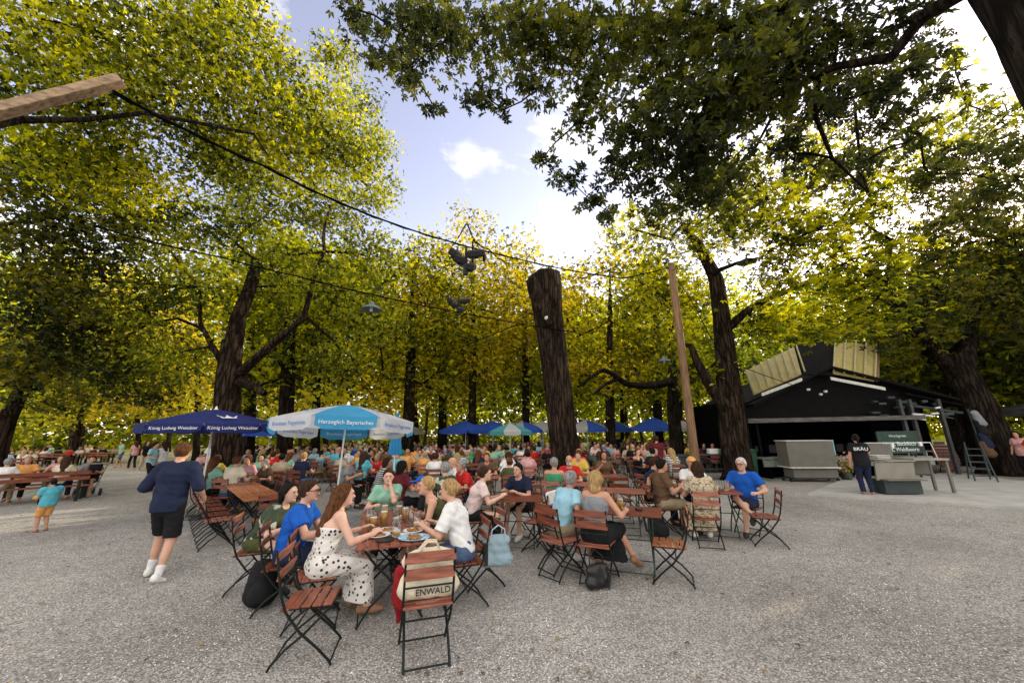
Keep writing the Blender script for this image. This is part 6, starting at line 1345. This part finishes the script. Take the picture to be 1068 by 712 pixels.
BUSY = [(np.array(p), r) for p, r in [((b1[0], b1[1]), 1.15), ((bs[0], bs[1]), 1.2), ((-.95, 8.7), 1.0), ((1.15, 8.85), 1.25), ((-1.5, 8.4), 1.0), ((-2.35, 8.75), 1.1), ((-3.35, 9.6), .8), ((-4.5, 10.3), .8), ((-1.3, 9.3), .8), ((2.3, 8.55), .9), ((2.75, 9.3), .7), ((at(493, 450, 24)[0], 24), .7), ((at(425, 450, 22)[0], 22), .8), ((at(299, 450, 19)[0], 19), .9), ((at(331, 450, 22)[0], 22), .7), ((at(412, 450, 11.5)[0], 11.5), .5)]]
npers = 0; MAXP = 225; nch = 0; FARC = []; FARP = []
rows = []
y = 10.3
while y < 31: rows.append(y); y += 1.95 + (y - 10) * .02
rad_ = R(8)
for ri, y in enumerate(rows):
    x0 = at(262 if y < 12 else 240 if y < 16 else 225, 470, y)[0]; x1 = at(640 if y < 12 else 690 if y < 17 else 735, 470, y)[0]
    x = x0 + rng.uniform(0, 1)
    while x < x1:
        cx, cy_ = x + rng.uniform(-.2, .2), y + rng.uniform(-.25, .25) + (x - x0) * .03
        x += 2.25
        if any(np.hypot(cx - p[0], cy_ - p[1]) < r + .5 for p, r in BUSY): continue
        rz = rng.uniform(-.25, .25); e = (math.cos(rz), math.sin(rz)); f = (-math.sin(rz), math.cos(rz))
        table(cx, cy_, rz, 'slatted table with seated guests ' + where(cx, cy_), group='guest tables in the crowd ' + where(cx, cy_), parts=cy_ < 12.5)
        for sx in (-.32, .32):
            for sy in (-1, 1):
                if rng.uniform() > (.94 if y < 20 else .85): continue
                X = cx + e[0] * sx + f[0] * sy * .62; Yp = cy_ + e[1] * sx + f[1] * sy * .62
                if any(np.hypot(X - p[0], Yp - p[1]) < r for p, r in BUSY): continue
                fz = face_rz(-f[0] * sy, -f[1] * sy) + rng.uniform(-.3, .3)
                wh = where(cx, cy_)
                nch = sum(1 for o in bpy.data.objects if o.parent is None and o.name.startswith('folding_chair')) if False else nch
                if nch < 215: nch += 1; chair(X, Yp, fz, 'folding chair taken by a guest ' + wh, group='guest chairs ' + wh, parts=cy_ < 11.5)
                else: FARC.append((X, Yp, fz))
                if npers >= MAXP: FARP.append((X, Yp, fz)); continue
                npers += 1; t = int(rng.integers(0, 8)); top = pick(PAL); hc = pick(['brown', 'black', 'brown', 'blond', 'brown', 'black', 'auburn', 'auburn', 'grey'])
                hl = 'with shaved head' if t == 6 else 'with %s %s hair' % (HN[t].replace('shoulder length', 'medium'), hc)
                lab = '%s top guest %s %s' % (top, hl, wh)
                guest(X, Yp, fz, TSm[t], lab, top, pick(['black', 'navy', 'jeans', 'khaki', 'grey', 'beige']), hc, pick([0, 1, 1, 2, 3]), 'seated guests ' + wh, rng.uniform(.95, 1.05))
        if y < 18:
            for _ in range(3): stein(cx + rng.uniform(-.45, .45), cy_ + rng.uniform(-.22, .22), pick([.2, .55, .85]), 'beer mug on a guest table ' + where(cx, cy_), group='beer mugs on guest tables ' + where(cx, cy_))
FCP = [(me, me.materials[0]) for _, me in CH[('wood_red', 'frame')]]
def mass(name, items, src, label, cat):
    V = []; Fs = []; mi = []; n = 0; ml = []
    for x, y, rz in items:
        for me, mt in src():
            v = np.empty(len(me.vertices) * 3, np.float32); me.vertices.foreach_get('co', v); v = v.reshape(-1, 3)
            c, s = math.cos(rz), math.sin(rz); w_ = np.stack([x + v[:, 0] * c - v[:, 1] * s, y + v[:, 0] * s + v[:, 1] * c, v[:, 2] + GZ0], 1); V.append(w_)
            if mt not in ml: ml.append(mt)
            k = ml.index(mt); Fs += [tuple(n + i for i in p.vertices) for p in me.polygons]; mi += [k] * len(me.polygons); n += len(w_)
    me = npmesh(name, np.concatenate(V), Fs, True, ml, midx=mi); tag(link(bpy.data.objects.new(name, me)), label, cat, kind='stuff')
def far_src():
    t = TSf[int(rng.integers(0, 8))]; d = dict(body=MT['skin'][pick([0, 1, 3])], top=CL[pick(PAL[:-1])], bottom=CL[pick(['black', 'jeans', 'khaki'])], hair=MT['hair'][pick(['brown', 'black', 'brown', 'auburn', 'blond'])])
    return [(me, d[k]) for k, me in t.items() if k in d]
TSf = [tm_mesh(person_meshes(vox=.05, face=False, shoes=False, sex=s_, lean=l_, hands=H0, hair=h_, hyaw=y_, build=.95)) for s_, l_, h_, y_ in [('m', 12, 'short', 0), ('f', 10, 'long', .4), ('m', 20, 'short', .5), ('f', 5, 'bob', -.5), ('m', 0, 'short', -.6), ('f', 16, 'bun', .5), ('m', 8, 'short', .2), ('f', 10, 'pony', 0)]]
extra = [(rng.uniform(-16, 14), rng.uniform(30, 38), rng.uniform(0, 6.28)) for _ in range(110)]
if FARP or extra: mass('crowd', FARP + extra, far_src, 'densely packed guests at the far end of the beer garden', 'crowd')
if FARC: mass('far_chairs', FARC, lambda: [(CHFAR_part, m_) for CHFAR_part, m_ in FCP], 'folding chairs lost in the far crowd', 'chairs')
# standing people at the back and on the path
for i, (px, Y, t, top, bot, dx, dy, lab) in enumerate([(160, 15.0, 0, 'light blue', 'black', 1, .2, 'person in light blue top and black trousers standing left of the walker'), (171, 15.6, 1, 'white', 'beige', -1, 0, 'long haired woman in white standing beside the pair on the path'), (127, 26, 2, 'mint', 'jeans', -.3, -1, 'distant walker in a mint top and jeans on the path'), (141, 24, 1, 'pink', 'black', -1, .3, 'distant woman in pink near the far path'),
                                                       (152, 23, 1, 'black', 'beige', 1, -.3, 'distant woman in black with pale skirt beside the path'), (222, 15.5, 0, 'white', 'light blue', 0, -1, 'person in white standing behind the oak'), (228, 13.6, 1, 'light blue', 'black', .2, -1, 'woman in pale blue half hidden by the oak trunk'), (565, 29, 0, 'white', 'navy', 0, -1, 'person in white standing far behind the crowd'), (645, 26, 0, 'navy', 'khaki', -.5, -1, 'person in navy standing among the far tables'), (655, 24, 2, 'yellow', 'black', 1, -.3, 'person in yellow standing right of the far tables'),
                                                       (1066, 14.5, 1, 'pink', 'black', -1, -.3, 'woman in pink standing at the right edge by the tree'), (1082, 13.5, 0, 'red', 'orange', -1, -.2, 'man in red and orange at the right edge behind the tree')]):
    c = at(px, 470, Y); guest(c[0], Y, face_rz(dx, dy), TSTm[t], lab, top, bot, pick(['brown', 'black', 'blond']), 1, None)
# ---------------------------------------------------------------- empty orange tables with chairs in front of the oak
ax_ = nrm(np.append(on(279, 524, .75)[:2] - on(236, 497, .75)[:2], 0))[:2]; ang = math.atan2(ax_[1], ax_[0]); st = on(277, 521, .75)[:2]; nn_ = np.array([-ax_[1], ax_[0]]); nn_ = nn_ if nn_[1] > 0 else -nn_
for i, lab in enumerate(['empty orange slatted table nearest the camera on the left row', 'second empty orange slatted table of the left row', 'third orange slatted table of the left row with glasses on it', 'last orange table of the left row close to the oak']):
    c = st - ax_ * (.62 + 1.28 * i); table(c[0], c[1], ang, lab, 'orange')
    for sd in (-1, 1):
        for k in (-.3, .32):
            if i == 3 and sd > 0: continue
            q = c + ax_ * k + nn_ * sd * .60; chair(q[0], q[1], facing(-nn_ * sd), 'empty folding chair on the %s side of the orange table row before the oak' % ('near' if sd < 0 else 'far'), group='empty chairs on the %s side of the orange tables' % ('near' if sd < 0 else 'far'), wood='wood_red')
q = st + ax_ * .35; chair(q[0], q[1], facing(-ax_), 'empty folding chair at the near head of the orange table row')
for k in range(9):
    c = st - ax_ * (2.5 + rng.uniform(0, 1.9)) + nn_ * rng.uniform(-.2, .2); stein(c[0], c[1], 0, 'empty glass standing on the orange tables before the oak', group='empty glasses on the orange tables')
# green pot plant under blue parasol
c = on(232, 530); f = empty('potted_plant', (c[0] - .1, c[1] + .6, GZ0), 0, 'dark leafy bush in a pot beside the orange tables', 'plant'); mb = MB(); mb.lathe([(.001, 0), (.16, 0), (.2, .25), (.001, .23)], n=14); mb.build('pot', MT['bin_dark'], f, True)
P = rng.normal(size=(900, 3)) * np.array([.2, .18, .12]) + [0, 0, .45]; V, Fq, T = leaves(P, .07, 'oval', rng.uniform(0, .6, 900), .3); link(bpy.data.objects.new('foliage', npmesh('bush_leaves', V, Fq, False, [LEAF['shade']], attr=T)), f)
# ---------------------------------------------------------------- left side: benches, guests, stroller
def bench_table(x, y, rz, label, backs=True):
    o = empty('picnic_table', (x, y, GZ0), rz, label, 'picnic table'); mb = MB()
    for k in range(4): mb.box((0, -.24 + k * .16, .75), (2.2, .14, .035), bev=.006)
    mb.build('tabletop', MT['wood_red'], o)
    for s in (-1, 1):
        mb = MB()
        for k in range(2): mb.box((0, s * (.62 + k * .15), .45), (2.2, .13, .035), bev=.006)
        mb.build('seat', MT['wood_red'], o)
        if backs: mb = MB(); mb.box((0, s * .86, .68), (2.2, .03, .11), bev=.006); mb.box((0, s * .88, .84), (2.2, .03, .11), bev=.006); mb.build('backrest', MT['wood_red'], o)
        for t in (-1, 1): mb = MB(); mb.box((t * .9, s * .78, .22), (.07, .07, .44)); mb.box((t * .9, s * .82, .62), (.05, .05, .5)); mb.box((t * .9, s * .2, .37), (.07, .07, .74)); mb.build('leg', MT['frame'], o)
    return o
def bt(px, pyg, rz, label, folks, dy=0):
    c = on(px, pyg); x, y = c[0], c[1] + dy; bench_table(x, y, rz, label); e = (math.cos(rz), math.sin(rz)); f = (-math.sin(rz), math.cos(rz))
    for (sx, sy, t, top, hc, lab) in folks: guest(x + e[0] * sx + f[0] * sy * .64, y + e[1] * sx + f[1] * sy * .64, face_rz(-f[0] * sy, -f[1] * sy), TSm[t], lab, top, pick(['black', 'navy', 'khaki']), hc, 1, None)
bt(14, 527, R(38), 'picnic table with backed benches nearest at the left edge', [(-.7, -1, 0, 'white', 'grey', 'guest in white with back turned at the left edge table'), (.45, -1, 1, 'cream', 'brown', 'long haired guest in cream on the near bench'), (.85, 1, 2, 'grey', 'brown', 'man in grey shirt on the far bench by the stroller'), (.1, 1, 3, 'pink', 'auburn', 'guest in pink on the far bench of the nearest picnic table'), (-.6, 1, 4, 'orange', 'blond', 'guest in orange top on the far bench')], .6)
bt(-12, 497, R(30), 'second picnic table behind the nearest one at the left edge', [(.8, -1, 1, 'white', 'blond', 'blond guest in white at the second picnic table'), (.2, -1, 0, 'light blue', 'brown', 'guest in light blue at the second picnic table'), (.7, 1, 5, 'cream', 'brown', 'guest in cream at the second picnic table'), (0, 1, 2, 'black', 'black', 'guest in black at the second picnic table')], .5)
bt(62, 486, R(12), 'picnic table with orange top in the middle distance left of the path', [(.7, -1, 2, 'red', 'brown', 'guest in red at the distant picnic table'), (.1, -1, 0, 'black', 'black', 'guest in black at the distant picnic table'), (-.6, -1, 3, 'white', 'brown', 'guest in white at the distant picnic table'), (.6, 1, 0, 'white', 'grey', 'grey haired guest in white across the distant picnic table'), (0, 1, 7, 'navy', 'brown', 'guest in navy across the distant picnic table')])
bt(100, 484, R(8), 'farthest picnic table beside the path on the left', [(.7, -1, 6, 'black', 'grey', 'guest in black at the farthest picnic table'), (0, -1, 5, 'maroon', 'brown', 'guest in maroon at the farthest picnic table'), (-.4, 1, 1, 'white', 'blond', 'blond guest in white at the farthest picnic table'), (.5, 1, 4, 'beige', 'brown', 'guest in beige at the farthest picnic table')])
for i, (px, py_) in enumerate([(10, 482), (35, 484), (-8, 486), (85, 479), (22, 478), (48, 478)]):
    c = on(px, py_); 
    for s in (-1, 1): guest(c[0] + s * .5, c[1] + rng.uniform(-.5, .5), rng.uniform(0, 6), TSm[int(rng.integers(0, 8))], 'guest sitting far back among the shaded trees at the left', pick(PAL), 'black', pick(['brown', 'black', 'blond']), 1, 'distant guests under the left trees')
c = on(72, 520); o = empty('stroller', (c[0], c[1] + .5, GZ0), R(60), 'dark pushchair with pale frame parked behind the child', 'pushchair'); ff = Field(); ff.cone((0, -.1, .55), (0, .25, .50), .17, .15, .04); ff.cone((0, -.2, .65), (0, -.25, .95), .15, .16, .05); V, Q = ff.mesh(.02); link(bpy.data.objects.new('seat', npmesh('stroller_seat', V, Q, True, [CL['black']])), o)
mb = MB()
for s in (-1, 1): mb.tube([(s * .22, .4, .12), (s * .22, -.1, .6), (s * .22, -.5, 1.05)], .015, 6); mb.tube([(s * .22, -.35, .12), (s * .22, .1, .6)], .015, 6)
mb.tube([(-.22, -.5, 1.05), (.22, -.5, 1.05)], .02, 6); mb.build('frame', MT['alu'], o)
for sx in (-1, 1):
    for y_ in (.4, -.35): mb = MB(); mb.tube([(sx * .22 - .02, y_, .12), (sx * .22 + .02, y_, .12)], .12, 14); mb.build('wheel', MT['rubber'], o, True)
# ---------------------------------------------------------------- render settings
scene.view_settings.view_transform = 'Standard'; scene.view_settings.look = 'None'; scene.view_settings.exposure = 0; scene.view_settings.gamma = 1
scene.render.engine = 'CYCLES'
cy = scene.cycles; cy.max_bounces = 7; cy.diffuse_bounces = 4; cy.glossy_bounces = 2; cy.transmission_bounces = 4; cy.transparent_max_bounces = 8
cy.use_denoising = True; cy.denoiser = 'OPENIMAGEDENOISE'; cy.use_adaptive_sampling = True; cy.adaptive_threshold = .02
cy.sample_clamp_indirect = 6
